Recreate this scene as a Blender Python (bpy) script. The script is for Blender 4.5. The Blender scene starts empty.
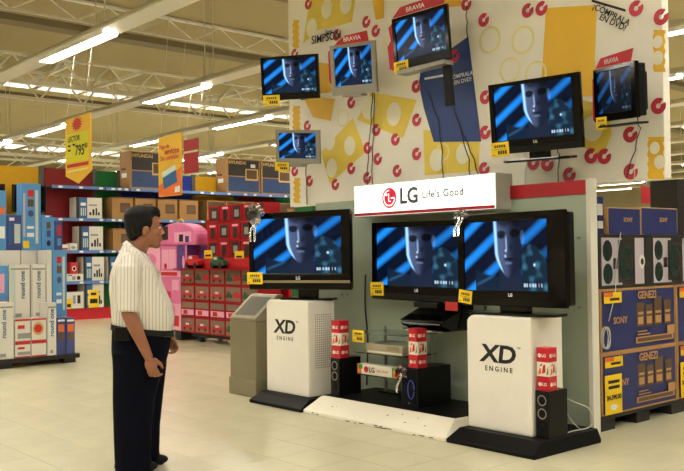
import bpy, bmesh, math, random
import numpy as np
from mathutils import Matrix, Vector
random.seed(7)
rng = np.random.default_rng(5)
S = bpy.context.scene
COL = S.collection
# ------------------------------------------------------------------ camera
CX, CY, FPX, CAMH = 342.0, 235.5, 880.0, 1.40
YAW, PIT, ROL = math.radians(41.05), math.radians(1.205), math.radians(-.655)
_f = np.array([-math.cos(YAW)*math.cos(PIT), math.sin(YAW)*math.cos(PIT), math.sin(PIT)])
_r = np.cross(_f, [0, 0, 1.]); _r /= np.linalg.norm(_r); _u = np.cross(_r, _f)
_r, _u = math.cos(ROL)*_r + math.sin(ROL)*_u, -math.sin(ROL)*_r + math.cos(ROL)*_u
_c = np.array([0, 0, CAMH])
cam = bpy.data.objects.new('camera', bpy.data.cameras.new('camera')); COL.objects.link(cam)
cam.matrix_world = Matrix([[_r[0], _u[0], -_f[0], 0], [_r[1], _u[1], -_f[1], 0], [_r[2], _u[2], -_f[2], CAMH], [0, 0, 0, 1]])
cam.data.sensor_width = 36; cam.data.lens = FPX/684*36; cam.data.clip_end = 200
S.camera = cam
def _on(x, y, ax, v):
    d = _f + _r*(x-CX)/FPX - _u*(y-CY)/FPX
    p = _c + (v-_c[ax])/d[ax]*d
    return (float(p[0]), float(p[1]), float(p[2]))
def PX(x, y, X): return _on(x, y, 0, X)      # photo pixel -> point on the plane X = const
def PY(x, y, Y): return _on(x, y, 1, Y)      # ... Y = const
def PZ(x, y, Z): return _on(x, y, 2, Z)      # ... Z = const
def PJ(p):
    d = np.array(p, float)-_c; z = d@_f
    return CX+FPX*(d@_r)/z, CY-FPX*(d@_u)/z, z
# ------------------------------------------------------------------ world, exposure
W = bpy.data.worlds.new('world'); S.world = W; W.use_nodes = True
W.node_tree.nodes['Background'].inputs[0].default_value = (.9, .93, 1, 1)
W.node_tree.nodes['Background'].inputs[1].default_value = .3
S.view_settings.view_transform = 'Standard'; S.view_settings.look = 'None'
S.view_settings.gamma = 1; S.view_settings.exposure = 0.0
S.view_settings.use_curve_mapping = False
TUBE_POWER = 40.0
# ------------------------------------------------------------------ materials
def lin(c):
    return tuple(((v/255)/12.92 if v/255 <= .04045 else ((v/255+.055)/1.055)**2.4) for v in c)
_mats = {}
def mat(name, rgb=(200, 200, 200), rough=.5, metal=0, spec=.5, noise=0, nscale=8, bump=0, bscale=60, emit=0, trans=0, coat=0, var=0, alpha=1):
    if name in _mats: return _mats[name]
    m = bpy.data.materials.new(name); m.use_nodes = True; _mats[name] = m
    nt = m.node_tree; b = nt.nodes['Principled BSDF']
    c = lin(rgb)
    b.inputs['Base Color'].default_value = (*c, 1); b.inputs['Roughness'].default_value = rough
    b.inputs['Metallic'].default_value = metal; b.inputs['Specular IOR Level'].default_value = spec
    b.inputs['Coat Weight'].default_value = coat; b.inputs['Transmission Weight'].default_value = trans
    b.inputs['Alpha'].default_value = alpha
    if emit:
        b.inputs['Emission Color'].default_value = (*c, 1); b.inputs['Emission Strength'].default_value = emit
    if noise or bump or var:
        tc = nt.nodes.new('ShaderNodeTexCoord')
        no = nt.nodes.new('ShaderNodeTexNoise'); no.inputs['Scale'].default_value = nscale; no.inputs['Detail'].default_value = 5
        nt.links.new(tc.outputs['Object'], no.inputs['Vector'])
        if noise or var:
            mr = nt.nodes.new('ShaderNodeMapRange'); mr.inputs['From Min'].default_value = .3; mr.inputs['From Max'].default_value = .7
            mr.inputs['To Min'].default_value = 1-noise; mr.inputs['To Max'].default_value = 1+noise*.5
            nt.links.new(no.outputs['Fac'], mr.inputs['Value'])
            val = mr.outputs['Result']
            if var:
                oi = nt.nodes.new('ShaderNodeObjectInfo')
                m2 = nt.nodes.new('ShaderNodeMapRange'); m2.inputs['To Min'].default_value = 1-var; m2.inputs['To Max'].default_value = 1+var
                nt.links.new(oi.outputs['Random'], m2.inputs['Value'])
                mu = nt.nodes.new('ShaderNodeMath'); mu.operation = 'MULTIPLY'
                nt.links.new(val, mu.inputs[0]); nt.links.new(m2.outputs['Result'], mu.inputs[1]); val = mu.outputs[0]
            vm = nt.nodes.new('ShaderNodeVectorMath'); vm.operation = 'SCALE'; vm.inputs[0].default_value = c
            nt.links.new(val, vm.inputs['Scale']); nt.links.new(vm.outputs['Vector'], b.inputs['Base Color'])
        if bump:
            n2 = nt.nodes.new('ShaderNodeTexNoise'); n2.inputs['Scale'].default_value = bscale; n2.inputs['Detail'].default_value = 4
            nt.links.new(tc.outputs['Object'], n2.inputs['Vector'])
            bp = nt.nodes.new('ShaderNodeBump'); bp.inputs['Strength'].default_value = bump; bp.inputs['Distance'].default_value = .01
            nt.links.new(n2.outputs['Fac'], bp.inputs['Height']); nt.links.new(bp.outputs['Normal'], b.inputs['Normal'])
    return m
def M_(n): return _mats[n]
mat('tile', (216, 210, 178), rough=.24, spec=.5, noise=.05, nscale=3, var=.025, bump=.03, bscale=5)
mat('grout', (158, 150, 126), rough=.8)
mat('deck', (180, 166, 128), rough=.85, noise=.06, nscale=.4)
mat('farwall', (150, 140, 110), rough=.9, noise=.05, nscale=.3)
mat('steel_white', (244, 243, 236), rough=.55)
mat('steel_shade', (132, 122, 98), rough=.7)  # roof beam tone, darkened to carry the beam's shadow
mat('rail', (222, 218, 206), rough=.5)
mat('tube', (255, 250, 238), emit=TUBE_POWER)
mat('skylight', (255, 250, 235), emit=1.6)
mat('rod', (215, 210, 195), rough=.5)
mat('board', (242, 237, 224), rough=.6, noise=.05, nscale=2.5)
mat('paper_yellow', (236, 208, 84), rough=.5, noise=.10, nscale=3)
mat('paper_gold', (236, 186, 40), rough=.5, noise=.05, nscale=4)
mat('paper_pale', (238, 226, 160), rough=.5, noise=.08, nscale=4)
mat('paper_cream', (240, 234, 208), rough=.5)
mat('paper_blue', (34, 62, 128), rough=.45, noise=.12, nscale=3)
mat('donut_pink', (196, 50, 74), rough=.5)
mat('donut_hole', (222, 206, 186), rough=.5)
mat('ink', (28, 26, 26), rough=.6)
mat('white_ink', (235, 235, 235), rough=.5)
mat('lightbox', (250, 250, 246), emit=1.05, rough=.4)
mat('logo_red', (196, 14, 52), rough=.4)
mat('logo_red_lit', (196, 14, 52), emit=.6)
mat('logo_grey', (78, 84, 88), rough=.4)
mat('sign_side', (196, 196, 188), rough=.5)
mat('frosted_panel', (168, 180, 160), rough=.28, spec=.5, noise=.05, nscale=1.5)
mat('panel_edge', (222, 218, 204), rough=.4)
mat('strip_red', (176, 16, 30), rough=.4)
mat('white_lam', (246, 240, 228), rough=.38, noise=.025, nscale=5)
mat('white_scuffed', (246, 239, 220), rough=.4, noise=.03, nscale=6)
mat('scuff', (96, 82, 64), rough=.8)
mat('black_base', (9, 9, 10), rough=.5, spec=.15, noise=.2, nscale=10)
mat('gloss_black', (6, 6, 7), rough=.10, spec=.4)
mat('satin_black', (11, 11, 12), rough=.4, spec=.25)
mat('matte_black', (13, 13, 13), rough=.7, spec=.2)
mat('silver_plastic', (150, 146, 138), rough=.35, metal=.3)
mat('silver_strip', (160, 146, 120), rough=.3, metal=.6)
mat('stainless', (150, 142, 118), rough=.42, metal=.6, noise=.05, nscale=2)
mat('stainless_dark', (104, 101, 88), rough=.6, metal=.1, spec=.3)
mat('tag_yellow', (244, 204, 14), rough=.55)
mat('bow_silver', (205, 200, 190), rough=.22, metal=.85)
mat('gift_red', (196, 18, 40), rough=.35)
mat('gift_white', (234, 226, 206), rough=.4)
mat('orange', (226, 110, 40), rough=.5)
mat('green', (70, 140, 60), rough=.5)
mat('glass', (210, 235, 222), rough=.03, trans=1, spec=.5)
mat('player_silver', (176, 164, 142), rough=.35, metal=.4)
mat('wire_white', (214, 214, 204), rough=.5)
mat('wire_dark', (40, 36, 32), rough=.6)
mat('wire_blue', (60, 80, 190), rough=.5)
mat('kraft', (164, 122, 72), rough=.75, noise=.07, nscale=6, var=.06)
mat('kraft_dark', (92, 66, 40), rough=.75)
mat('kraft_light', (206, 168, 104), rough=.7)
mat('sony_blue', (30, 42, 104), rough=.45, noise=.06, nscale=4)
mat('sony_gold', (186, 140, 84), rough=.5)
mat('sony_brown', (96, 72, 52), rough=.5)
mat('carton_black', (34, 30, 28), rough=.5)
mat('carton_navy', (38, 66, 116), rough=.5, noise=.1, nscale=3)
mat('carton_white', (222, 218, 208), rough=.55, var=.03)
mat('carton_sky', (86, 150, 208), rough=.5, noise=.10, nscale=4, var=.05)
mat('carton_indigo', (64, 76, 138), rough=.5, noise=.15, nscale=4)
mat('carton_grey', (150, 150, 148), rough=.55)
mat('speaker_teal', (12, 46, 44), rough=.3)
mat('lavender', (190, 180, 190), rough=.5)
mat('print_blue', (40, 96, 150), rough=.5)
mat('print_pale', (196, 206, 200), rough=.5)
mat('print_red', (196, 40, 34), rough=.5)
mat('shelf_blue', (92, 126, 186), rough=.4)
mat('shelf_body', (44, 44, 58), rough=.5)
mat('upright', (92, 92, 84), rough=.5)
mat('bay_yellow', (222, 168, 6), rough=.6, noise=.04)
mat('bay_red', (150, 14, 22), rough=.6, noise=.05)
mat('bay_green', (14, 126, 60), rough=.6, noise=.05)
mat('bay_blue', (16, 52, 160), rough=.6, noise=.05)
mat('plinth_red', (190, 16, 34), rough=.5)
mat('toy_red', (164, 10, 24), rough=.45, spec=.3, noise=.08, nscale=12, var=.06)
mat('toy_crimson', (200, 36, 44), rough=.4)
mat('toy_pink', (226, 120, 170), rough=.45, noise=.08, nscale=8, var=.05)
mat('toy_palepink', (238, 168, 196), rough=.45)
mat('toy_purple', (92, 66, 140), rough=.45, noise=.3, nscale=14)
mat('toy_window', (128, 108, 92), rough=.3)
mat('toy_dark', (40, 34, 36), rough=.4)
mat('toy_green', (40, 84, 60), rough=.4)
mat('sign_orange', (232, 110, 30), rough=.5)
mat('sign_lime', (222, 214, 30), rough=.55)
mat('skin', (152, 98, 70), rough=.5, noise=.05, nscale=20)
mat('hair', (7, 6, 6), rough=.45, spec=.2, bump=.3, bscale=200)
mat('trousers', (9, 11, 24), rough=.85, spec=.1, noise=.2, nscale=12, bump=.25, bscale=9)
mat('leather', (9, 8, 8), rough=.45, spec=.2)
mat('belt_leather', (24, 23, 22), rough=.45, spec=.25)
mat('steel_watch', (170, 168, 160), rough=.25, metal=.9)
mat('eye_white', (220, 214, 206), rough=.3)
mat('lips', (142, 80, 66), rough=.5)
mat('plastic_black', (24, 24, 26), rough=.5)
mat('button', (200, 196, 188), rough=.4)
def shirt_mat():
    m = mat('shirt', (226, 220, 208), rough=.75)
    nt = m.node_tree; b = nt.nodes['Principled BSDF']
    tc = nt.nodes.new('ShaderNodeTexCoord'); sp = nt.nodes.new('ShaderNodeSeparateXYZ')
    nt.links.new(tc.outputs['Object'], sp.inputs[0])
    sn = nt.nodes.new('ShaderNodeSeparateXYZ'); nt.links.new(tc.outputs['Normal'], sn.inputs[0])
    ab = nt.nodes.new('ShaderNodeMath'); ab.operation = 'ABSOLUTE'; nt.links.new(sn.outputs['Y'], ab.inputs[0])
    gt = nt.nodes.new('ShaderNodeMath'); gt.operation = 'GREATER_THAN'; gt.inputs[1].default_value = .55; nt.links.new(ab.outputs[0], gt.inputs[0])
    ad = nt.nodes.new('ShaderNodeMix'); nt.links.new(gt.outputs[0], ad.inputs[0]); nt.links.new(sp.outputs['Y'], ad.inputs[2]); nt.links.new(sp.outputs['X'], ad.inputs[3])
    mu = nt.nodes.new('ShaderNodeMath'); mu.operation = 'MULTIPLY'; mu.inputs[1].default_value = 2*math.pi/.021
    nt.links.new(ad.outputs[0], mu.inputs[0])
    si = nt.nodes.new('ShaderNodeMath'); si.operation = 'SINE'; nt.links.new(mu.outputs[0], si.inputs[0])
    mr = nt.nodes.new('ShaderNodeMapRange'); mr.inputs['From Min'].default_value = .55; mr.inputs['From Max'].default_value = .95
    nt.links.new(si.outputs[0], mr.inputs['Value'])
    mx = nt.nodes.new('ShaderNodeMix'); mx.data_type = 'RGBA'
    mx.inputs['A'].default_value = (*lin((228, 222, 210)), 1); mx.inputs['B'].default_value = (*lin((184, 176, 168)), 1)
    nt.links.new(mr.outputs['Result'], mx.inputs['Factor']); nt.links.new(mx.outputs['Result'], b.inputs['Base Color'])
    no = nt.nodes.new('ShaderNodeTexNoise'); no.inputs['Scale'].default_value = 14; nt.links.new(tc.outputs['Object'], no.inputs['Vector'])
    bp = nt.nodes.new('ShaderNodeBump'); bp.inputs['Strength'].default_value = .35; bp.inputs['Distance'].default_value = .02
    nt.links.new(no.outputs['Fac'], bp.inputs['Height']); nt.links.new(bp.outputs['Normal'], b.inputs['Normal'])
shirt_mat()
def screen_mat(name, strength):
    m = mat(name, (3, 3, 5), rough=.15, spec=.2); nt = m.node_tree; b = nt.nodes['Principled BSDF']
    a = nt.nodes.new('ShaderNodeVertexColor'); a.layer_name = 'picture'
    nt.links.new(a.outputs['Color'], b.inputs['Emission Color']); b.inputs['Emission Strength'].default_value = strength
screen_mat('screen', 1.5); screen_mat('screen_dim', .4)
# ------------------------------------------------------------------ mesh helpers
class MB:
    def __init__(s): s.v = []; s.f = []; s.m = []
    def add(s, vs, fs, m=0):
        o = len(s.v); s.v += [tuple(v) for v in vs]
        for f in fs: s.f.append([o+i for i in f]); s.m.append(m)
        return s
    def box(s, x0, y0, z0, x1, y1, z1, m=0):
        v = [(x0, y0, z0), (x1, y0, z0), (x1, y1, z0), (x0, y1, z0), (x0, y0, z1), (x1, y0, z1), (x1, y1, z1), (x0, y1, z1)]
        return s.add(v, [(0, 3, 2, 1), (4, 5, 6, 7), (0, 1, 5, 4), (1, 2, 6, 5), (2, 3, 7, 6), (3, 0, 4, 7)], m)
    def prism(s, poly, a, b, axis='x', m=0):
        # poly in the other two axes: x->(y,z), y->(x,z), z->(x,y)
        def P(p, t): return {'x': (t, p[0], p[1]), 'y': (p[0], t, p[1]), 'z': (p[0], p[1], t)}[axis]
        n = len(poly); v = [P(p, a) for p in poly]+[P(p, b) for p in poly]
        f = [tuple(range(n)), tuple(range(2*n-1, n-1, -1))]+[(i, i+n, (i+1) % n+n, (i+1) % n) for i in range(n)]
        return s.add(v, f, m)
    def bar(s, p0, p1, r, m=0, n=4, r1=None, cap=True):
        p0 = Vector(p0); p1 = Vector(p1); d = (p1-p0).normalized(); r1 = r if r1 is None else r1
        a = d.orthogonal().normalized()
        if abs(d.z) < .9: a = d.cross(Vector((0, 0, 1))).normalized()
        b = d.cross(a); v = []
        for p, rr in ((p0, r), (p1, r1)):
            for i in range(n):
                t = 2*math.pi*(i+.5)/n; v.append(p+(a*math.cos(t)+b*math.sin(t))*rr)
        f = [(i, (i+1) % n, (i+1) % n+n, i+n) for i in range(n)]
        if cap: f += [tuple(range(n-1, -1, -1)), tuple(range(n, 2*n))]
        return s.add(v, f, m)
    def tube(s, pts, r, m=0, n=6):
        pts = [Vector(p) for p in pts]; k = len(pts); v = []; prev = None
        for i, p in enumerate(pts):
            d = (pts[min(i+1, k-1)]-pts[max(i-1, 0)]).normalized()
            if prev is None: a = d.orthogonal().normalized()
            else:
                a = prev-d*prev.dot(d); a.normalize()
            prev = a; b = d.cross(a)
            for j in range(n): t = 2*math.pi*j/n; v.append(p+(a*math.cos(t)+b*math.sin(t))*r)
        f = [(i*n+j, i*n+(j+1) % n, (i+1)*n+(j+1) % n, (i+1)*n+j) for i in range(k-1) for j in range(n)]
        f += [tuple(range(n-1, -1, -1)), tuple(range((k-1)*n, k*n))]
        return s.add(v, f, m)
    def loft(s, rings, m=0, cap=True):
        n = len(rings[0]); v = [p for r in rings for p in r]
        f = [(i*n+j, i*n+(j+1) % n, (i+1)*n+(j+1) % n, (i+1)*n+j) for i in range(len(rings)-1) for j in range(n)]
        if cap: f += [tuple(range(n-1, -1, -1)), tuple(range((len(rings)-1)*n, len(rings)*n))]
        return s.add(v, f, m)
    def ell(s, c, r, m=0, nu=20, nv=12, rot=None):
        v = []; R = rot or Matrix.Identity(3)
        for i in range(1, nv):
            t = math.pi*i/nv
            for j in range(nu):
                q = 2*math.pi*j/nu
                v.append(Vector(c)+R@Vector((r[0]*math.sin(t)*math.cos(q), r[1]*math.sin(t)*math.sin(q), r[2]*math.cos(t))))
        k = len(v); v += [Vector(c)+R@Vector((0, 0, r[2])), Vector(c)-R@Vector((0, 0, r[2]))]
        f = [(i*nu+j, (i+1)*nu+j, (i+1)*nu+(j+1) % nu, i*nu+(j+1) % nu) for i in range(nv-2) for j in range(nu)]
        f += [(k, j, (j+1) % nu) for j in range(nu)]+[(k+1, (nv-2)*nu+(j+1) % nu, (nv-2)*nu+j) for j in range(nu)]
        return s.add(v, f, m)
    def cap(s, p0, r0, p1, r1, m=0, n=14):
        s.bar(p0, p1, r0, m, n, r1); s.ell(p0, (r0,)*3, m, n, 8); s.ell(p1, (r1,)*3, m, n, 8); return s
    def disc(s, c, r, axis, m=0, n=20, off=0, r_in=0, a0=0, a1=2*math.pi, sy=1.0):
        # flat disc or ring facing an axis: 'y' (seen from -Y, right=+X) or 'x' (seen from +X, right=+Y)
        def P(a, rr):
            u, w = rr*math.cos(a), rr*math.sin(a)*sy
            return (c[0]+u, c[1], c[2]+w) if axis == 'y' else (c[0], c[1]+u, c[2]+w)
        full = abs(a1-a0-2*math.pi) < 1e-6
        ang = [a0+(a1-a0)*i/n for i in range(n if full else n+1)]
        if r_in == 0: return s.add([P(a, r) for a in ang], [tuple(range(len(ang)))], m)
        k = len(ang); v = [P(a, r) for a in ang]+[P(a, r_in) for a in ang]
        return s.add(v, [(i, (i+1) % k, (i+1) % k+k, i+k) for i in range(k if full else k-1)], m)
    def xf(s, Mx, start=0):
        for i in range(start, len(s.v)): s.v[i] = tuple(Mx@Vector(s.v[i]))
        return s
    def mesh(s, name, mats):
        me = bpy.data.meshes.new(name); me.from_pydata(s.v, [], s.f)
        for m in mats: me.materials.append(M_(m) if isinstance(m, str) else m)
        me.polygons.foreach_set('material_index', s.m)
        me.update(); return me
    def build(s, name, mats, parent=None, smooth=False, bevel=0, loc=None):
        if isinstance(mats, str): mats = [mats]
        return obj(name, s.mesh(name, mats), parent, smooth, bevel, loc)
def obj(name, me, parent=None, smooth=False, bevel=0, loc=None):
    o = bpy.data.objects.new(name, me); COL.objects.link(o)
    if parent: o.parent = parent
    if loc is not None: o.location = loc
    if smooth:
        for p in me.polygons: p.use_smooth = True
    if bevel:
        b = o.modifiers.new('bevel', 'BEVEL'); b.width = bevel; b.segments = 2; b.limit_method = 'ANGLE'; b.angle_limit = .6
    return o
def fixn(me):
    bm = bmesh.new(); bm.from_mesh(me); bmesh.ops.recalc_face_normals(bm, faces=bm.faces); bm.to_mesh(me); bm.free(); return me
def tag(o, label, cat, group=None):
    o['label'] = label; o['category'] = cat
    if group: o['group'] = group
    return o
def struct(o): o['kind'] = 'structure'; return o
def thing(name, label, cat, loc=(0, 0, 0), group=None, mtx=None):
    o = bpy.data.objects.new(name, None); COL.objects.link(o); o.empty_display_size = .1
    if mtx is not None: o.matrix_world = mtx
    else: o.location = loc
    return tag(o, label, cat, group)
def copy_tree(o, parent=None):
    c = o.copy(); COL.objects.link(c); c.parent = parent
    for ch in o.children: copy_tree(ch, c)
    return c
_tc = {}
def text_mesh(txt, size, mname, bold=0.0, shear=0, space=1.0, extrude=.0006, align='CENTER'):
    key = (txt, round(size, 4), mname, bold, shear, space, align)
    if key in _tc: return _tc[key]
    cu = bpy.data.curves.new('text', 'FONT'); cu.body = txt; cu.size = size; cu.align_x = align; cu.align_y = 'CENTER'
    cu.offset = bold*size; cu.shear = shear; cu.space_character = space; cu.extrude = extrude; cu.resolution_u = 3
    t = bpy.data.objects.new('text', cu); COL.objects.link(t)
    dg = bpy.context.evaluated_depsgraph_get(); me = bpy.data.meshes.new_from_object(t.evaluated_get(dg))
    bpy.data.objects.remove(t); bpy.data.curves.remove(cu)
    me.materials.clear(); me.materials.append(M_(mname)); _tc[key] = me; return me
RY = Matrix(((1, 0, 0), (0, 0, -1), (0, 1, 0)))          # text facing -Y (reads along +X)
RX = Matrix(((0, 0, 1), (1, 0, 0), (0, 1, 0)))           # text facing +X (reads along +Y)
def text(txt, size, mname, parent, loc, face='y', ang=0, name='lettering', **k):
    me = text_mesh(txt, size, mname, **k)
    o = bpy.data.objects.new(name, me); COL.objects.link(o); o.parent = parent
    R = (RY if face == 'y' else RX).to_4x4() @ Matrix.Rotation(ang, 4, 'Z')
    o.matrix_local = Matrix.Translation(loc) @ R
    if len(txt) > 2: o['kind'] = 'stuff'
    return o
EPS = .0015
def carton(name, label, cat, x0, x1, y0, y1, z0, z1, body, face='x', prints=(), group=None, texts=(), bevel=.003, side_prints=()):
    """a carton standing at its place; prints are (u0,v0,u1,v1,material) on the face seen ('x' = +X side, 'y' = -Y side), v from the bottom"""
    cx, cy = (x0+x1)/2, (y0+y1)/2; hx, hy, h = (x1-x0)/2, (y1-y0)/2, z1-z0
    o = MB().box(-hx, -hy, 0, hx, hy, h).build(name, body, None, bevel=bevel, loc=(cx, cy, z0))
    tag(o, label, cat, group)
    def put(plist, fc):
        mb = MB(); ms = []
        for k, p in enumerate(plist):
            u0, v0, u1, v1, mn = p[:5]; e = EPS*(1+.5*k)
            if mn not in ms: ms.append(mn)
            i = ms.index(mn)
            if fc == 'x': q = [(hx+e, -hy+2*hy*u, h*v) for u, v in ((u0, v0), (u1, v0), (u1, v1), (u0, v1))]
            else: q = [(-hx+2*hx*u, -hy-e, h*v) for u, v in ((u0, v0), (u1, v0), (u1, v1), (u0, v1))]
            if len(p) > 5 and p[5] == 'o':
                c0 = ((u0+u1)/2, (v0+v1)/2); q = []
                for a in range(14):
                    t = 2*math.pi*a/14; u = c0[0]+(u1-u0)/2*math.cos(t); v = c0[1]+(v1-v0)/2*math.sin(t)
                    q.append((hx+e, -hy+2*hy*u, h*v) if fc == 'x' else (-hx+2*hx*u, -hy-e, h*v))
            mb.add(q, [tuple(range(len(q)))], i)
        mb.build('printed_artwork', ms, o)['kind'] = 'stuff'
    if prints: put(prints, face)
    if side_prints: put(side_prints, 'y' if face == 'x' else 'x')
    for t in texts:
        txt, size, mn, u, v = t[:5]; kw = t[5] if len(t) > 5 else {}
        e = EPS*(2+.5*len(prints))
        loc = (hx+e, -hy+2*hy*u, h*v) if face == 'x' else (-hx+2*hx*u, -hy-e, h*v)
        text(txt, size, mn, o, loc, face, **kw)
    return o
def price_tag(parent, x, z, w, h, y, ang=0, face='y', name='price_tag'):
    """yellow card, on a -Y face at local depth y, lower left corner (x,z)"""
    mb = MB(); mb.box(0, -.003, 0, w, 0, h, 0)
    def q(a, b, c, d): mb.add([(a*w, -.0042, b*h), (c*w, -.0042, b*h), (c*w, -.0042, d*h), (a*w, -.0042, d*h)], [(0, 1, 2, 3)], 1)
    for i in range(5): q(.2+.13*i, .62, .29+.13*i, .8)
    q(.12, .50, .85, .53)
    for i in range(4): q(.38+.13*i, .16, .48+.13*i, .42)
    q(.06, .12, .2, .16)
    o = mb.build(name, ['tag_yellow', 'ink'], parent)
    Mx = Matrix.Translation((x, y, z)) @ Matrix.Rotation(ang, 4, 'Y')
    if face == 'x': Mx = Matrix.Translation((y, x, z)) @ Matrix.Rotation(math.pi/2, 4, 'Z')
    o.matrix_local = Mx; return o
def remeshed(mb, voxel, smooth_it=4, fac=.5):
    """union of overlapping shapes as one continuous skin"""
    me = fixn(mb.mesh('tmp', [])); o = bpy.data.objects.new('tmp', me); COL.objects.link(o)
    r = o.modifiers.new('r', 'REMESH'); r.mode = 'VOXEL'; r.voxel_size = voxel
    sm = o.modifiers.new('s', 'SMOOTH'); sm.iterations = smooth_it; sm.factor = fac
    dg = bpy.context.evaluated_depsgraph_get(); out = bpy.data.meshes.new_from_object(o.evaluated_get(dg))
    bpy.data.objects.remove(o); bpy.data.meshes.remove(me)
    for p in out.polygons: p.use_smooth = True
    return out
# ================================================================== THE SETTING
XW0, XW1, YW0, YW1, ZC = -52.0, 7.0, -9.0, 42.0, 6.4
floor = struct(MB().box(XW0, YW0, -.2, XW1, YW1, -.006).build('floor', 'grout'))
T = .40; TX0, TY0 = -5.71, 2.825; G = .0016
tme = MB().prism([(-T/2+G, -T/2+G), (T/2-G, -T/2+G), (T/2-G, T/2-G), (-T/2+G, T/2-G)], -.006, 0, 'z').mesh('floor_tile', ['tile']); fixn(tme)
cells = []
rest = MB()
for i in range(int((XW0-TX0)/T), int((XW1-TX0)/T)):
    for j in range(int((YW0-TY0)/T), int((YW1-TY0)/T)):
        x, y = TX0+(i+.5)*T, TY0+(j+.5)*T
        d = np.array([x, y, -CAMH])@_f
        vis = False
        if d > 1:
            px, py, _ = PJ((x, y, 0)); vis = -20 < px < 704 and py < 495
        hidden = (y > 5.2 and x > -7.3) or x < -18.7 or (y > 7.6 and x > -12.8) or (y > 7.9)
        if vis and not hidden: cells.append((d, x, y))
        elif x > -26 and -4 < y < 14: rest.add([(x+a*(T/2-G), y+b*(T/2-G), 0) for a, b in ((-1, -1), (1, -1), (1, 1), (-1, 1))], [(0, 1, 2, 3)])
cells.sort()
for k, (d, x, y) in enumerate(cells):
    if k < 300: obj('floor_tile', tme, floor, loc=(x, y, 0))
    else: rest.add([(x+a*(T/2-G), y+b*(T/2-G), 0) for a, b in ((-1, -1), (1, -1), (1, 1), (-1, 1))], [(0, 1, 2, 3)])
for (a, b, c, d) in ((XW0, YW0, -26.1, YW1), (-26.1, YW0, XW1, -4.1), (-26.1, 14.1, XW1, YW1)):
    rest.add([(a, b, -.001), (c, b, -.001), (c, d, -.001), (a, d, -.001)], [(0, 1, 2, 3)])
ro = rest.build('floor_tile', 'tile', floor); ro['kind'] = 'stuff'
struct(MB().box(XW0, YW0, ZC, XW1, YW1, ZC+.2).build('ceiling', 'deck'))
struct(MB().box(XW0-.3, YW0, 0, XW0, YW1, ZC).build('wall_back', 'farwall'))
struct(MB().box(XW1, YW0, 0, XW1+.3, YW1, ZC).build('wall_front', 'farwall'))
struct(MB().box(XW0, YW0-.3, 0, XW1, YW0, ZC).build('wall_left', 'farwall'))
struct(MB().box(XW0, YW1, 0, XW1, YW1+.3, ZC).build('wall_right', 'farwall'))
# roof steelwork, running along Y
def truss(X, y0, y1, zb, zt, step, where, r=.035, rb=.05, m='steel_white', mb='steel_white'):
    t = thing('roof_truss', 'open web steel roof truss '+where, 'truss', (X, y0, zb), 'roof trusses')
    MB().box(-.05, 0, zt-zb-.05, .05, y1-y0, zt-zb).build('top_chord', m, t)
    MB().box(-rb, 0, 0, rb, y1-y0, rb*1.6).build('bottom_chord', mb, t)
    n = int((y1-y0)/step); up = MB().bar((0, 0, .03), (0, step, zt-zb-.03), r*.8, 0, 5).mesh('web_bar', [m]); dn = MB().bar((0, 0, zt-zb-.03), (0, step, .03), r*.8, 0, 5).mesh('web_bar', [m])
    for k in range(n): obj('web_bar', up if k % 2 == 0 else dn, t, loc=(0, k*step, 0))
    return t
truss(-16.1, 3.4, 16.4, 5.95, 6.38, .65, 'with brown bars high above the shelving', r=.025, rb=.03, mb='rail')
truss(-20.0, 4.5, 22.5, 5.40, 6.10, .6, 'with thick pale bottom beam above the shelving wall', rb=.07)
truss(-22.4, 5.5, 24.1, 5.48, 6.25, .6, 'just behind the thick beamed truss')
truss(-34.0, 8, 34, 5.35, 6.15, 1.0, 'far behind the shelving wall before the rear skylights', rb=.07)
truss(-36.6, 8, 34, 5.45, 6.25, 1.0, 'far behind the shelving wall beyond the rear skylights')
truss(-42.0, 10, 40, 5.3, 6.15, 1.2, 'farthest along the roof')
for X, lab in ((-18.1, 'steel roof beam in a painted shadow tone between the first two trusses'), (-26.6, 'steel roof beam in a painted shadow tone beyond the row of skylights'), (-13.2, 'steel roof beam in a painted shadow tone nearest above the aisle')):
    tag(MB().box(X-.22, YW0, ZC-.14, X+.22, YW1, ZC).build('roof_beam', 'steel_shade'), lab, 'beam')  # the dark band of beam shadow is put into the colour here
for k in range(8):
    y = 7.2+k*1.75
    tag(MB().bar((-22.4, y, 6.03), (-19.9, y, 6.03), .06).build('cross_member', 'steel_white'), 'pale steel cross member bridging the pair of trusses', 'beam', 'cross members between trusses')
for k in range(8):
    y = 12+k*2.4
    tag(MB().bar((-36.6, y, 6.0), (-34.0, y, 6.0), .07).build('cross_member', 'steel_white'), 'pale steel cross member bridging the far trusses', 'beam', 'cross members between far trusses')
for k in range(10):
    y = 7.4+k*1.42
    t = thing('skylight', 'bright translucent skylight panel in the roof behind the beamed truss', 'skylight', (-24.9, y, ZC-.04), 'near skylights')
    MB().box(-.5, 0, 0, .5, 1.2, .03).build('pane', 'skylight', t)
    MB().add([(a*.5*k, .6+b*.6*k2, z) for z in (0, .05) for k, k2 in ((1.1, 1.08), (1, 1)) for a, b in ((-1, -1), (1, -1), (1, 1), (-1, 1))], [(o+i, o+(i+1)%4, o+4+(i+1)%4, o+4+i) for o in (0, 8) for i in range(4)]+[(o+i, o+(i+1)%4, o+8+(i+1)%4, o+8+i) for o in (0, 4) for i in range(4)]).build('frame', 'steel_white', t)
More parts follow.
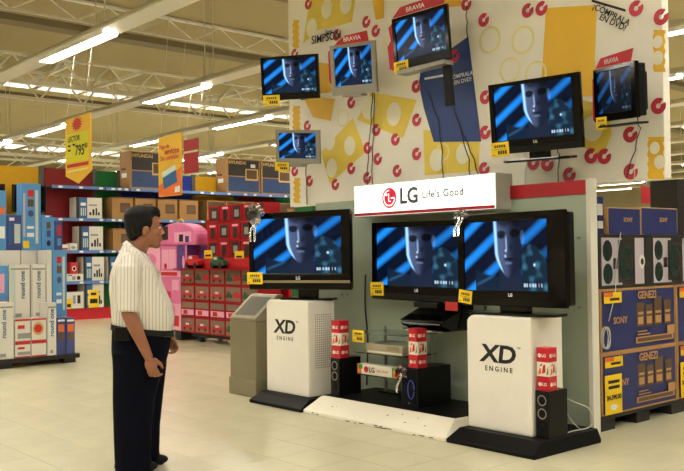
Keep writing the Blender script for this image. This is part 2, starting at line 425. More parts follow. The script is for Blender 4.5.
for k in range(9):
    y = 11+k*2.2
    t = thing('skylight', 'bright translucent skylight panel in the far roof', 'skylight', (-39.2, y, ZC-.04), 'far skylights')
    MB().box(-.8, 0, 0, .8, 1.8, .03).build('pane', 'skylight', t)
    MB().add([(a*.8*k, .9+b*.9*k, z) for z in (0, .05) for k in (1.07, 1) for a, b in ((-1, -1), (1, -1), (1, 1), (-1, 1))], [(o+i, o+(i+1)%4, o+4+(i+1)%4, o+4+i) for o in (0, 8) for i in range(4)]+[(o+i, o+(i+1)%4, o+8+(i+1)%4, o+8+i) for o in (0, 4) for i in range(4)]).build('frame', 'steel_white', t)
# light rails, running along X, and their fluorescent tubes
RZ = 4.5
prof = [(-.17, .0), (-.17, .03), (-.08, .12), (.08, .12), (.17, .03), (.17, 0)]
TL = 2.3
tube_me = MB().box(-TL/2, -.095, -.03, TL/2, .095, 0).mesh('tube', ['tube'])
refl_me = fixn(MB().prism([(-.15, 0), (-.105, -.05), (-.105, 0)], -TL/2, TL/2, 'x').prism([(.15, 0), (.105, -.05), (.105, 0)], -TL/2, TL/2, 'x').mesh('reflector', ['rail']))
rails = {0: ('over the price banners', -42, -8.4, [-12.3, -17.4, -22.3, -27.2, -32.1]),
         1: ('second in line beyond the price banners', -44, 4, [-14.7, -20.75, -24.4, -29.2, -34.2, -9.8, -4.9, -1.5, 2]),
         2: ('third in line beyond the price banners', -46, 0, [-16.95, -21.15, -26, -31, -36, -12, -7.1, -2.2])}
for k in range(-4, 12):
    y = 5.53+3.06*k
    if k in rails: lab, xa, xb, tubes = rails[k]
    else:
        lab = 'over the aisle by the televisions' if k < 0 else 'far behind the television wall'
        xa, xb = (-20, 4) if k < 0 else (-46, 3)
        tubes = list(np.arange(-17.6, 3.5, 4.1)) if k < 0 else [-44+2.4*((k*7) % 3)+4.9*q for q in range(9)]
        if k == 3: tubes = [-38, -33.4, -28.5, -23.6, -18.7, -13.8, -8.9, -4]
    t = thing('light_rail', 'long pale hanging light rail '+lab, 'light rail', (0, y, RZ), 'hanging light rails')
    MB().prism(prof, xa, xb, 'x').build('channel', 'rail', t)
    rodm = MB().bar((0, 0, .11), (0, 0, ZC-RZ), .010, 0, 6).mesh('hanging_rod', ['rod'])
    x = xa+1
    while x < xb:
        if -26 < x < -24.1 or -40.4 < x < -38.1: x += 2
        for dx in (0, .28): obj('hanging_rod', rodm, t, loc=(x+dx, 0, 0))
        x += 4.9 if k in rails else 7.3
    if k == 0:
        MB().prism(prof, -2.6, 4, 'x').build('channel', 'rail', t); tubes = tubes+[-1.2, 2.2]
    for x in tubes:
        f = thing('fluorescent_lamp', 'lit white fluorescent lamp on the light rail '+lab, 'lamp', (float(x), y, RZ), 'fluorescent lamps')
        obj('tube', tube_me, f); obj('reflector', refl_me, f)
# ================================================================== TELEVISION DISPLAY
YP = 5.70      # front of the frosted display panel
YB = 5.95      # front of the tall printed board
t = thing('display_partition', 'grey green frosted display panel with red top strip and white end post', 'display panel', (-5.35, YP, 0))
MB().box(-1.60, 0, 0, 1.60, .06, 1.92).build('panel', 'frosted_panel', t, bevel=.004)
MB().box(1.60, -.02, 0, 1.638, .07, 1.945).build('end_post', 'panel_edge', t, bevel=.004)
MB().box(.70, -.012, 1.83, 1.60, 0, 1.935).build('top_strip', 'strip_red', t)
for a, z in ((1.52, .98), (1.52, 1.5), (-1.2, 1.0), (-1.12, 1.0)):
    MB().bar((a, -.012, z), (a, 0, z), .012, 0, 10).build('screw', 'silver_plastic', t)
# --- tall printed board
bd = MB().box(-7.70, YB, 1.925, -3.26, YB+.09, 5.2).build('printed_board', 'board', bevel=.004)
tag(bd, 'tall cream printed display board with pink rings and yellow patches behind the televisions', 'display board')
def decal(pts, mname, k=0, name='printed_patch', smooth=False):
    P = [PY(x, y, YB) for x, y in pts]
    MB().add([(p[0], YB-EPS*(1+k), p[2]) for p in P], [tuple(range(len(P)))]).build(name, mname, bd)
def ring_decal(x, y, r_, mname, k, inner=0, name='printed_ring', **kw):
    p = PY(x, y, YB); MB().disc((p[0], YB-EPS*(1+k), p[2]), r_, 'y', 0, 22, r_in=inner, **kw).build(name, mname, bd)
decal([(303, 44), (312, -14), (358, -16), (352, 22), (338, 26), (318, 30)], 'paper_yellow')
decal([(321, 152.6), (353, 118), (366, 151.6), (330, 184)], 'paper_yellow')
decal([(357, 120), (371, 92), (417, 100), (403, 138)], 'paper_yellow')
decal([(423.5, 130), (425, 175.5), (479, 171), (480, 132)], 'paper_yellow')
decal([(419, 84), (421, 70), (468.5, 36.5), (481.5, 141.5), (434, 142), (424, 108)], 'paper_blue', 1, 'printed_poster')
decal([(546, 8), (597, 5), (595, 60), (597, 96), (556, 98), (541, 92)], 'paper_gold')
decal([(582, 100), (583, 147), (602.5, 157), (612, 134), (607, 105)], 'paper_yellow')
decal([(430, -4), (462, -8), (461, 6), (432, 9)], 'paper_gold')
decal([(372, -4), (384, -6), (384, 18), (376, 20)], 'paper_gold')
decal([(317, 62), (330, 64), (332, 92), (319, 94)], 'paper_gold')
decal([(303, 96), (335, 99), (331, 121), (313, 117)], 'paper_gold')
def wavy(x0, y0, x1, y1):
    pts = []
    n = 14
    for i in range(n+1): pts.append((x0+.9*math.sin(i*1.9), y0+(y1-y0)*i/n))
    for i in range(n+1): pts.append((x1+.9*math.sin(i*1.9+1), y1-(y1-y0)*i/n))
    decal(pts[::-1], 'paper_gold', 0, 'printed_border')
for q in ((653.5, 30, 665, 72), (648, 137, 664, 179), (293, 20, 299, 48), (293, 106, 300, 130), (294, 178, 300, 203)): wavy(*q)
for x, y, r_ in ((490, 40, .12), (523, 40, .12), (510, 70, .11), (536, 74, .11), (343, 118, .09), (443, 152, .08)):
    ring_decal(x, y, r_, 'paper_pale', 1, r_*.82)
for x, y, r_ in ((330, 141, .085), (350, 146, .085), (332, 168, .085), (369, 108, .10), (394, 114, .10), (437, 160, .09), (463, 154, .08), (312, 28, .09), (327, 9, .09), (346, 4, .09), (593, 128, .09), (658, 42, .04), (658, 58, .045), (655, 148, .04), (660, 162, .045), (406, 80, .08), (386, 46, .07)):
    ring_decal(x, y, r_, 'paper_cream', 1.5, name='printed_spot', sy=1.15)
for (x, y) in ((308.7, 4), (337, 35), (295, 54), (366.6, 22), (376, 31), (351.5, 102.7), (307.6, 126), (376.6, 130), (368, 148), (395.7, 139.5), (378, 159), (397.4, 171), (351.5, 168.5), (367.5, 178), (309.7, 181), (335.6, 184.5), (295, 171), (466.6, 4), (416.5, 86.6), (417, 120), (485.5, 97.4), (485.5, 132.5), (417, 154), (484.5, 169), (541.8, 8.5), (528, 10.6), (533.7, 163), (547.5, 164), (661.5, 17), (636.4, 8.5), (658.7, 106), (630.5, 134.6), (591.4, 156), (604.6, 156.5), (631, 171.7), (569.5, 175), (484, 20), (455, 56)):
    ring_decal(x, y, .06, 'donut_pink', 2.5, .019, a0=.9, a1=.9+5.75)
for txt, q0, q1, size, mn, k in (('¡CÓMPRALA', (601.5, 10), (621.5, 19.5), .066, 'ink', 2), ('EN DVD!', (606, 19.5), (620, 26), .066, 'ink', 2),
                                 ('¡CÓMPRALA', (453.2, 77.5), (468.7, 73.9), .052, 'white_ink', 3), ('EN DVD!', (456.9, 82.6), (469.6, 79.5), .052, 'white_ink', 3),
                                 ('los', (326, 33), (332, 31.5), .09, 'ink', 3), ('SIMPSON', (316, 40), (337, 35.5), .12, 'ink', 3)):
    p0, p1 = PY(*q0, YB), PY(*q1, YB)
    text(txt, size, mn, bd, ((p0[0]+p1[0])/2, YB-EPS*(k+1), (p0[2]+p1[2])/2), 'y', math.atan2(p1[2]-p0[2], p1[0]-p0[0]), bold=.012)
for x0, y0, x1, y1 in ((592, 2, 626, 12), (425, 80, 447, 76)):
    a, b = PY(x0, y0, YB), PY(x1, y1, YB)
    MB().add([(a[0], YB-.006, a[2]), (b[0], YB-.006, b[2]), (b[0], YB-.006, b[2]+.02), (a[0], YB-.006, a[2]+.02)], [(0, 1, 2, 3)]).build('printed_line', 'ink' if x0 > 500 else 'white_ink', bd)
# --- the picture shown on every screen
def picture(u, v):
    x, y = u*16, v*9
    s = y+x*.62
    w = .5+.5*math.sin(s*1.55-1.15); w = max(0, (w-.5)/.5)**1.2
    fall = 1-.45*min(1, max(0, (x-3)/9)) + (.1 if x > 11 else 0)
    c = np.array([.001, .004, .016])+w*fall*np.array([.008, .21, .72])
    if x > 10 and y > 3: c = c*.5
    def sm(a, b, t): t = min(1, max(0, (t-a)/(b-a))); return t*t*(3-2*t)
    # shoulders and collar
    sh = sm(7.0, 7.6, y+.05*(x-8.5)**2*(.55 if x < 8.5 else 1)-.0) if 2.2 < x < 13 else 0
    c = c*(1-sh)+np.array([.004, .012, .03])*sh
    nk = sm(2.3, 1.9, abs(x-9.1))*sm(5.5, 6.5, y); c = c*(1-nk)+np.array([.008, .014, .035])*nk
    ar = sm(10.9, 11.6, x-.12*(y-6)**2*(1 if y > 6 else 0))*sm(0, .5, y-2.9-.32*(x-13.1)**2)
    tex = .5+.25*math.sin(2.3*x+1.1*y)+.25*math.sin(1.7*y-2.9*x+1.0)+.2*math.sin(4.1*y+.7*x)
    c = c*(1-ar)+ar*(np.array([.004, .014, .03])+max(0, tex-.45)**1.5*np.array([.05, .20, .32]))
    cl = sm(.35, .05, abs(y-8.1+.35*(x-3)))*sm(2.0, 3.0, x)*sm(6.5, 5.0, x); c = c+cl*np.array([.01, .05, .10])
    # head
    wj = 2.65 if y < 4.2 else max(.5, 2.65-.22*(y-4.2)-.13*(y-4.2)**2)
    hx = (x-8.75-.06*(y-3))/wj
    hd = sm(1.06, .88, abs(hx))*sm(7.5, 6.8, y)
    lit = sm(.55, -.95, hx)*(1-.35*sm(4.5, 7, y))
    skin = np.array([.006, .010, .026])+lit*np.array([.055, .075, .15])+max(0, .5-abs(hx+.35))*np.array([.03, .04, .06])
    skin = skin*(1-.8*sm(1.1, .1, y+.25*math.sin(x*2.2)))
    for ex, ey, rx, ry in ((7.45, 1.75, .95, .6), (10.1, 1.6, 1.05, .62)):
        e = sm(1.2, .45, ((x-ex)/rx)**2+((y-ey)/ry)**2); skin = skin*(1-.88*e)
    nz = sm(.26, .04, abs(x-8.35-.05*(y-2)))*sm(1.5, 2.6, y)*sm(3.95, 3.5, y); skin = skin+nz*np.array([.16, .24, .40])
    ns = sm(.75, .2, math.hypot((x-9.15)/.8, (y-3.4)/.8)); skin = skin*(1-.5*ns)
    mo = sm(1.1, .3, ((x-8.9)/1.15)**2+((y-4.95)/.26)**2); skin = skin*(1-.75*mo)
    lp = sm(1.1, .3, ((x-8.8)/.8)**2+((y-5.45)/.2)**2); skin = skin+lp*np.array([.05, .08, .14])
    for gx, gy in ((8.3, 3.85), (8.2, 4.55)):
        skin = skin+sm(.3, .05, math.hypot(x-gx, (y-gy)))*np.array([.3, .4, .5])
    rim = sm(-.70, -.9, hx)*sm(7.0, 5.8, y); skin = skin+rim*np.array([.30, .60, 1.0])
    c = c*(1-hd)+skin*hd
    ear = sm(1, .6, ((x-11.45)/.45)**2+((y-2.2)/1.0)**2); c = c+ear*np.array([.03, .05, .1])
    c = c+sm(.3, .05, math.hypot(x-13.6, y-5.7))*np.array([.5, .6, .7])
    if 8.0 < y < 8.5 and (11.6 < x < 12.4 or 12.55 < x < 13.0 or 13.15 < x < 13.9 or 14.2 < x < 14.4 or 14.55 < x < 14.65 or 14.8 < x < 15.0):
        if (x*2.6) % 1 > .25: c = c*.4+np.array([.35, .45, .55])
    return c
NU, NV = 176, 99
vv = [(i/NU-.5, 0, .5-j/NV) for j in range(NV+1) for i in range(NU+1)]
ff = [(j*(NU+1)+i, (j+1)*(NU+1)+i, (j+1)*(NU+1)+i+1, j*(NU+1)+i+1) for j in range(NV) for i in range(NU)]
def screen_mesh(nm, mname):
    me = bpy.data.meshes.new(nm); me.from_pydata(vv, [], ff); me.materials.append(M_(mname))
    ca = me.color_attributes.new('picture', 'FLOAT_COLOR', 'POINT')
    cols = []
    for j in range(NV+1):
        for i in range(NU+1):
            c = picture(i/NU, j/NV); cols += [max(0, c[0]), max(0, c[1]), max(0, c[2]), 1]
    ca.data.foreach_set('color', cols); return me
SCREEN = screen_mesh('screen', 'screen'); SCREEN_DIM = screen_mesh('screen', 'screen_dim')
def tvm(loc, yaw, pitch=0, roll=0):
    R = math.radians
    return Matrix.Translation(loc) @ Matrix.Rotation(R(yaw), 4, 'Z') @ Matrix.Rotation(R(pitch), 4, 'X') @ Matrix.Rotation(R(roll), 4, 'Y')
def ring(mb, x0, z0, x1, z1, bl, br, bt, bb, y0, y1, m=0):
    o = [(x0, z0), (x1, z0), (x1, z1), (x0, z1)]; i = [(x0+bl, z0+bb), (x1-br, z0+bb), (x1-br, z1-bt), (x0+bl, z1-bt)]
    v = [(p[0], y0, p[1]) for p in o]+[(p[0], y0, p[1]) for p in i]+[(p[0], y1, p[1]) for p in o]+[(p[0], y1, p[1]) for p in i]
    f = []
    for k in range(4):
        n = (k+1) % 4
        f += [(k, n, n+4, k+4), (k+8, k+12, n+12, n+8), (k, k+8, n+8, n), (k+4, n+4, n+12, k+12)]
    return mb.add(v, f, m)
def television(label, W_, H_, mtx, bez, D=.09, frame='gloss_black', case='satin_black', dim=False, strip=None, tagp=None, logo=False, group=None, arm=False, name='flat_television'):
    t = thing(name, label, 'television', mtx=mtx, group=group)
    l, r, tp, b = bez; w, h = W_/2, H_/2
    fixn(ring(MB(), -w, -h, w, h, l, r, tp, b, 0, .035).build('bezel', frame, t, bevel=.006).data)
    MB().box(-w+.012, .032, -h+.012, w-.012, D*.6, h-.012).build('back_shell', case, t, bevel=.01)
    MB().prism([(-w*.7, -h*.75), (w*.7, -h*.75), (w*.7, h*.7), (-w*.7, h*.7)], D*.6, D, 'y').build('rear_housing', case, t, bevel=.02)
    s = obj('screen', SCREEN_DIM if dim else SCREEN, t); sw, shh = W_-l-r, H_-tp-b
    s.location = (-w+l+sw/2, .012, -h+b+shh/2); s.scale = (sw, 1, shh)
    if strip: MB().box(-w+.01, -.004, -h+b*strip[0], w-.01, 0, -h+b*strip[1]).build('trim_strip', strip[2], t)
    if logo: text('LG', b*.28, 'white_ink', t, (0, -.002, -h+b*.72), 'y', bold=.03, name='logo')
    if tagp: price_tag(t, -w+tagp[0], -h+tagp[1], tagp[2], tagp[3], -.005, tagp[4] if len(tagp) > 4 else 0)
    if arm:
        inv = mtx.inverted(); p0 = Vector((0, D-.01, 0)); wp = mtx@p0; ax_ = max(wp.x-.33, -7.55); p1 = inv@Vector((ax_, YB-.01, wp.z-.05))
        am = MB(); am.bar(p0, p1, .03, 0, 8)
        am.build('wall_arm', 'satin_black', t)
        q = MB().box(ax_-.06, YB-.02, wp.z-.13, ax_+.06, YB-.001, wp.z+.03); q.xf(inv); q.build('wall_plate', 'satin_black', t)
    return t
def header_card(t, pts, txt, size, tx, tz, ang, y0=-.012, th=.006):
    o = fixn(MB().prism(pts, y0, y0+th, 'y').build('header_card', 'strip_red', t).data)
    card = [c for c in t.children if c.name.startswith('header_card')][-1]
    if txt: text(txt, size, 'white_ink', card, (tx, y0-.002, tz), 'y', ang)
def table_stand(t, hb, w, d, zb, neck=.08, y=.05):
    MB().box(-neck, y-.02, zb, neck, y+.04, hb+.03).build('stand_neck', 'gloss_black', t, bevel=.005)
    fixn(MB().prism([(-w, y-d*.55), (-w*.8, y-d), (w*.8, y-d), (w, y-d*.55), (w*.95, y+d*.7), (-w*.95, y+d*.7)], zb-.022, zb, 'z').build('stand_base', 'gloss_black', t, bevel=.006).data)
# televisions mounted high on the board
television('black flat television on the board, hung over its edge above the small silver set', .68, .44, tvm((-7.05, 5.45, 3.195), 20, 9, 3), (.03, .03, .03, .07), tagp=(.02, -.05, .2, .105), arm=True)
t2 = television('silver framed television under a tilted red card on the board', .52, .475, tvm((-6.136, 5.5, 3.142), 12.3, 8, 2.5), (.045, .045, .035, .085), frame='silver_plastic', case='silver_plastic', arm=True)
header_card(t2, [(-.19, .235), (.205, .235), (.19, .33), (-.06, .31), (-.14, .27)], 'BRAVIA', .06, .02, .275, .03)
header_card(t2, [(-.29, -.1), (-.262, -.13), (-.262, .2), (-.285, .18)], '', 0, 0, 0, 0, .01)
MB().box(-.12, -.03, -.26, .10, .08, -.2376).build('control_bar', 'silver_plastic', t2, bevel=.005)
t3 = television('black television with red cards above the blue poster', .60, .47, tvm((-5.259, 5.5, 3.258), 7, 2, -2.5), (.035, .04, .035, .085), tagp=(.0, -.02, .16, .10), arm=True)
header_card(t3, [(-.28, .235), (.28, .235), (.30, .325), (-.18, .315)], 'BRAVIA', .06, -.02, .272, 0)
header_card(t3, [(-.36, -.20), (-.302, -.23), (-.302, .2), (-.345, .17), (-.33, .05), (-.37, .0)], '', 0, 0, 0, 0, .01)
MB().box(-.25, -.035, -.275, .26, .1, -.236).build('speaker_bar', 'silver_plastic', t3, bevel=.006)
MB().box(.19, .03, -.62, .27, .07, -.276).build('cable_cover', 'satin_black', t3, bevel=.006)
t4 = television('small silver framed television at the edge of the printed board', .495, .336, tvm((-6.988, 5.5, 2.489), 25.6, 9.2, 3.5), (.035, .045, .03, .05), frame='silver_plastic', case='silver_plastic', dim=False, tagp=(-.01, -.075, .16, .085), arm=True)
MB().box(-.1, .0, -.205, .06, .09, -.17).build('stand_base', 'silver_plastic', t4, bevel=.005)
t5 = television('large black television with a table stand above the red panel strip', .80, .557, tvm((-4.112, 5.55, 2.451), 5.4, 6, .7), (.045, .075, .03, .105), tagp=(.0, -.02, .165, .115, -.02), logo=True, arm=True, strip=(.0, .5, 'satin_black'))
table_stand(t5, -.28, .29, .12, -.33, .08)
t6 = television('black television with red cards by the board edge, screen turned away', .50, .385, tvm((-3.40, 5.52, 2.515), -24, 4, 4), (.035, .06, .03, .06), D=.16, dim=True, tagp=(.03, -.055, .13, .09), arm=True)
header_card(t6, [(-.20, .193), (.22, .193), (.25, .275), (-.13, .26)], 'BRAVIA', .05, .0, .225, 0)
header_card(t6, [(-.285, -.17), (-.252, -.19), (-.252, .15), (-.275, .12)], '', 0, 0, 0, 0, .01)
MB().box(-.18, -.02, -.235, .26, .09, -.22).build('bracket_tray', 'satin_black', t6, bevel=.004)
# cords that hang down the board
def cord(label, pts, m='wire_dark', r_=.0042, yb=YB-.012, name='power_cord'):
    P = [PY(x, y, yb) for x, y in pts]; Q = []
    for i in range(len(P)-1):
        for k in range(5): Q.append(Vector(P[i]).lerp(Vector(P[i+1]), k/5)+Vector((.006*math.sin(i+k*1.3), 0, 0)))
    Q.append(P[-1])
    o = MB().tube(Q, r_).build(name, m, smooth=True); tag(o, label, 'cord'); return o
cord('dark cord hanging straight below the silver television with the red card', [(372.5, 92), (371, 120), (368, 160), (366.5, 190)])
cord('second dark cord below the silver television with the red card', [(374, 92), (374, 130), (372, 160), (372.5, 190)], 'wire_dark')
cord('dark cord crossing the blue poster to the lit sign', [(449, 90), (459, 125), (469, 160), (470, 182)])
cord('dark cord across the blue poster, bowed and running down to the lit sign', [(428, 92), (438, 120), (442, 150), (443, 182)])
cord('dark cord kinked across the yellow patch under the blue poster', [(455, 115), (466, 140), (474, 160), (480, 180)])
cord('dark cord hanging from the ring above the blue poster', [(466.5, 6), (466.5, 20), (467.5, 38)])
cord('dark cord below the large television with the table stand', [(556, 140), (559, 155), (558, 184)])
cord('pale cord below the large television with the table stand', [(524, 140), (526.5, 160), (525, 184)], 'wire_white', .004)
cord('dark cord curling down under the television turned away', [(636, 115), (640, 128), (635, 150), (626, 178)], 'wire_dark')
cord('pale cord hanging under the television turned away', [(640, 128), (637, 150), (634, 181)], 'wire_white', .004)
cord('dark cord below the small silver television by the board edge', [(306, 160), (306, 178), (307, 205)])
# --- the lit sign
YS = 5.5
a = PY(354, 186.6, YS); b = PY(495.5, 209.3, YS); X0, X1, Z0, Z1 = a[0], b[0], 1.742, 2.034
t = thing('lightbox_sign', 'lit white lightbox sign with a red and grey logo and slogan', 'sign', ((X0+X1)/2, YS, Z0))
hw, hh = (X1-X0)/2, Z1-Z0
MB().box(-hw, .01, 0, hw, YP-YS+.02, hh).build('case', 'sign_side', t, bevel=.004)
face = MB().box(-hw+.006, 0, .006, hw-.006, .0098, hh-.006).build('face', 'lightbox', t)
MB().box(-hw+.006, -.0025, .008, hw-.006, -.0005, .034).build('red_stripe', 'strip_red', t)
lg = PY(389.5, 198, YS); cxl, czl = lg[0]-(X0+X1)/2, lg[2]-Z0
lo = MB(); lo.disc((cxl, -.003, czl), .092, 'y', 0, 32)
lo.disc((cxl, -.004, czl), .074, 'y', 1, 28, r_in=.063, a0=math.pi*.5, a1=math.pi*2)
lo.add([(cxl+.02, -.004, czl-.007), (cxl+.068, -.004, czl-.007), (cxl+.068, -.004, czl+.005), (cxl+.02, -.004, czl+.005)], [(0, 1, 2, 3)], 1)
lo.add([(cxl-.012, -.004, czl-.036), (cxl+.02, -.004, czl-.036), (cxl+.02, -.004, czl-.026), (cxl-.002, -.004, czl-.026), (cxl-.002, -.004, czl+.04), (cxl-.012, -.004, czl+.04)], [(0, 1, 2, 3), (0, 3, 4, 5)], 1)
lo.disc((cxl-.036, -.004, czl+.03), .012, 'y', 1, 14)
lo.build('logo_disc', ['logo_red_lit', 'lightbox'], t)
p = PY(409, 196.3, YS); text('LG', .19, 'logo_grey', t, (p[0]-(X0+X1)/2, -.003, p[2]-Z0), 'y', bold=.028)
p = PY(442.5, 193.3, YS); text("Life's Good", .090, 'ink', t, (p[0]-(X0+X1)/2, -.003, p[2]-Z0), 'y', space=1.12, bold=.012)
# --- plinths
def plinth(label, x0, x1, yf, yt, h, ybk, m, inset, deck=None, lip=.028):
    t = thing('display_plinth', label, 'plinth', ((x0+x1)/2, yf, 0)); w = (x1-x0)/2; d = yt-yf; e = ybk-yf
    v = [(-w, 0, 0), (w, 0, 0), (w, e, 0), (-w, e, 0), (-w, 0, lip), (w, 0, lip), (w-inset, d, h), (-w+inset, d, h), (w-inset, e, h), (-w+inset, e, h), (w, e, lip), (-w, e, lip)]
    f = [(0, 3, 2, 1), (0, 1, 5, 4), (4, 5, 6, 7), (7, 6, 8, 9), (1, 2, 10, 5), (5, 10, 8, 6), (3, 0, 4, 11), (11, 4, 7, 9), (2, 3, 11, 10), (10, 11, 9, 8)]
    MB().add(v, f).build('body', m, t, bevel=.005)
    if deck: MB().box(-w+inset+.01, d+.02, h, w-inset-.01, e-.01, h+.004).build('deck', deck, t)
    return t
pl = plinth('low white scuffed plinth with a slanted front under the middle television', -6.13, -4.445, 4.86, 5.03, .14, 5.695, 'white_scuffed', .055, 'black_base')
for k in range(16):
    x = random.uniform(-.8, .8); z = random.choice((.003, .008, .014)); w = random.uniform(.02, .12)
    MB().add([(x, -.001, z), (x+w, -.001, z), (x+w*.9, -.001, z+.008), (x+.1*w, -.001, z+.006)], [(0, 1, 2, 3)]).build('scuff_mark', 'scuff', pl)
for k in range(7):
    x = random.uniform(-.72, .75); q = random.uniform(.15, .95); w = random.uniform(.005, .02)
    def S_(xx, qq): return (xx, .17*qq-.0012, .028+.112*qq+.0012)
    MB().add([S_(x, q-.03), S_(x+w, q-.02), S_(x+w*.8, q+.02), S_(x+.2*w, q+.03)], [(0, 1, 2, 3)]).build('scuff_mark', 'scuff', pl)
plinth('black slanted plinth under the white cabinet beside the steel bin', -6.93, -6.14, 4.84, 4.97, .10, 5.69, 'black_base', .03)
plinth('black slanted plinth under the white cabinet with the speaker at its side', -4.435, -3.64, 4.86, 4.98, .10, 5.66, 'black_base', .03)
# --- white cabinets
def xd_cabinet(label, x0, x1, yf, yb, z0, z1, grille):
    t = thing('display_cabinet', label, 'cabinet', ((x0+x1)/2, (yf+yb)/2, z0), 'white logo cabinets'); w, d, h = (x1-x0)/2, (yb-yf)/2, z1-z0
    pr = []
    R_ = .06
    for k in range(7): an = math.pi/2*k/6; pr.append((-w+R_-R_*math.cos(an), h-R_+R_*math.sin(an)))
    pr += [(w, h), (w, .0), (-w, 0)]
    fixn(MB().prism(pr, -d, d, 'y').build('body', 'white_lam', t, bevel=.012).data)
    zz = h*(.71 if grille else .665); lx = -.03 if grille else .0
    text('XD', .175, 'ink', t, (lx, -d-.002, zz), 'y', bold=.03, shear=.12).scale.x = 1.25
    text('ENGINE', .05, 'ink', t, (lx+.005, -d-.002, zz-.105), 'y', space=1.6, bold=.01)
    text('TM', .022, 'ink', t, (lx+.19, -d-.002, zz+.06), 'y')
    if grille:
        g = MB()
        for i in range(9):
            for j in range(24): g.disc((w+.0015, -d*.45+i*d*1.15/8, h*.30+j*.021), .0055, 'x', 0, 6)
        o = g.build('grille', 'ink', t); o['kind'] = 'stuff'
    return t
xd_cabinet('white cabinet with a dark grille of holes beside the steel bin', -6.89, -6.25, 5.02, 5.34, .10, .97, True)
xd_cabinet('white cabinet with a speaker and small red boxes at its side', -4.385, -3.80, 5.05, 5.43, .10, .935, False)
# --- the three big televisions
tl = television('black television with a silver trim strip on the cabinet by the steel bin', 1.15, .73, tvm((-6.465, 5.08, 1.4375), 17, 0, -.4), (.05, .10, .06, .15), D=.12, strip=(.42, .58, 'silver_strip'), tagp=(-.02, .05, .185, .115), logo=True)
table_stand(tl, -.365, .30, .10, -.4445, .10, .16)
tm_ = television('black television mounted on the frosted panel below the lit sign', 1.17, .69, tvm((-5.29, 5.45, 1.33), -2, 0, .6), (.06, .10, .05, .13), D=.13, tagp=(-.01, .03, .18, .12, -.02), logo=True, strip=(.1, .45, 'satin_black'))
MB().box(-.2, .10, -.15, .2, .262, .15).build('wall_mount', 'satin_black', tm_)
MB().box(.0, -.035, -.39, .28, .03, -.346).build('hanging_label', 'satin_black', tm_, bevel=.004)
MB().box(.36, -.02, -.40, .50, -.014, -.33).build('info_card', 'print_red', tm_)
tr = television('black thick bodied television on the cabinet with the speaker at its side', .985, .69, tvm((-4.066, 5.17, 1.346), -1.5, 0, -.4), (.04, .16, .06, .115), D=.16, frame='gloss_black', dim=False, tagp=(-.02, .02, .135, .10, .12), logo=True)
table_stand(tr, -.345, .42, .13, -.387, .13, .05)
MB().box(-.48, .036, -.33, .495, .11, .33).build('deep_shell', 'satin_black', tr, bevel=.012)
# --- silver bows
def bow(label, c, s, tails=3, seed=1):
    rd = random.Random(seed); t = thing('ribbon_bow', label, 'bow', c)
    for k in range(11):
        a = rd.uniform(0, 2*math.pi); e = rd.uniform(-.5, .9); L = s*rd.uniform(.5, .75); wv = s*.16
        d = Vector((math.cos(a)*math.cos(e), -abs(math.sin(a))*.5, math.sin(a)*math.cos(e)+.1)); d.normalize(); n = d.cross(Vector((0, 1, 0))).normalized(); b_ = d.cross(n)
        rg = []
        for q in range(11):
            th = 2*math.pi*q/10; p = d*(L*.5*(1-math.cos(th)))+n*(L*.28*math.sin(th)); rg.append((p-b_*wv, p+b_*wv))
        v = [x for r_ in rg for x in r_]; MB().add(v, [(2*i, 2*i+1, 2*i+3, 2*i+2) for i in range(10)]).build('loop', 'bow_silver', t, smooth=True)
    for k in range(tails):
        x = (k-.5*(tails-1))*s*.35; v = []
        for q in range(7): z = -s*.25*q; v += [(x+.1*s*math.sin(q*1.2+k), -.02-.01*q, z), (x+.16*s+.1*s*math.sin(q*1.2+k), -.015-.01*q, z)]
        MB().add(v, [(2*i, 2*i+1, 2*i+3, 2*i+2) for i in range(6)]).build('tail', 'bow_silver', t, smooth=True)
p = PY(257, 215, 4.90); bow('silver ribbon bow on the corner of the television by the steel bin', p, .17, 2, 3)
p = PY(461, 217, 5.15); bow('silver ribbon bow with long tails between the two televisions under the lit sign', p, .10, 2, 8)
p = PY(402, 373, 5.13); bow('silver ribbon bow in front of the subwoofer', p, .10, 1, 12)
# --- speakers, subwoofer, red boxes
def tower_speaker(label, x0, x1, y0, y1, z0, z1):
    t = thing('tower_speaker', label, 'speaker', ((x0+x1)/2, (y0+y1)/2, z0), 'small black speakers'); w, d, h = (x1-x0)/2, (y1-y0)/2, z1-z0
    MB().box(-w, -d, 0, w, d, h).build('cabinet', 'satin_black', t, bevel=.006)
    for z in (.80, .52, .24):
        c = MB(); c.disc((0, -d-.003, h*z), w*.66, 'y', 0, 20, r_in=w*.52); c.build('cone_ring', 'silver_plastic' if z > .3 else 'matte_black', t)
        c = MB(); c.ell((0, -d+.004, h*z), (w*.5, .012, w*.5), 0, 14, 8); c.build('cone', 'matte_black', t, smooth=True)
tower_speaker('small black tower speaker on the white plinth', -6.035, -5.915, 5.10, 5.36, .144, .475)
tower_speaker('small black tower speaker beside the white cabinet', -3.79, -3.675, 5.08, 5.30, .10, .43)
t = thing('subwoofer', 'large black subwoofer box on the white plinth', 'speaker', (-5.095, 5.35, .144))
MB().box(-.095, -.2, 0, .095, .2, .32).build('cabinet', 'satin_black', t, bevel=.006)
MB().box(-.08, -.206, .02, .08, -.2, .30).build('grille_cloth', 'matte_black', t, bevel=.003)
MB().disc((0, -.207, .03), .006, 'y', 0, 10).build('badge', 'silver_plastic', t)
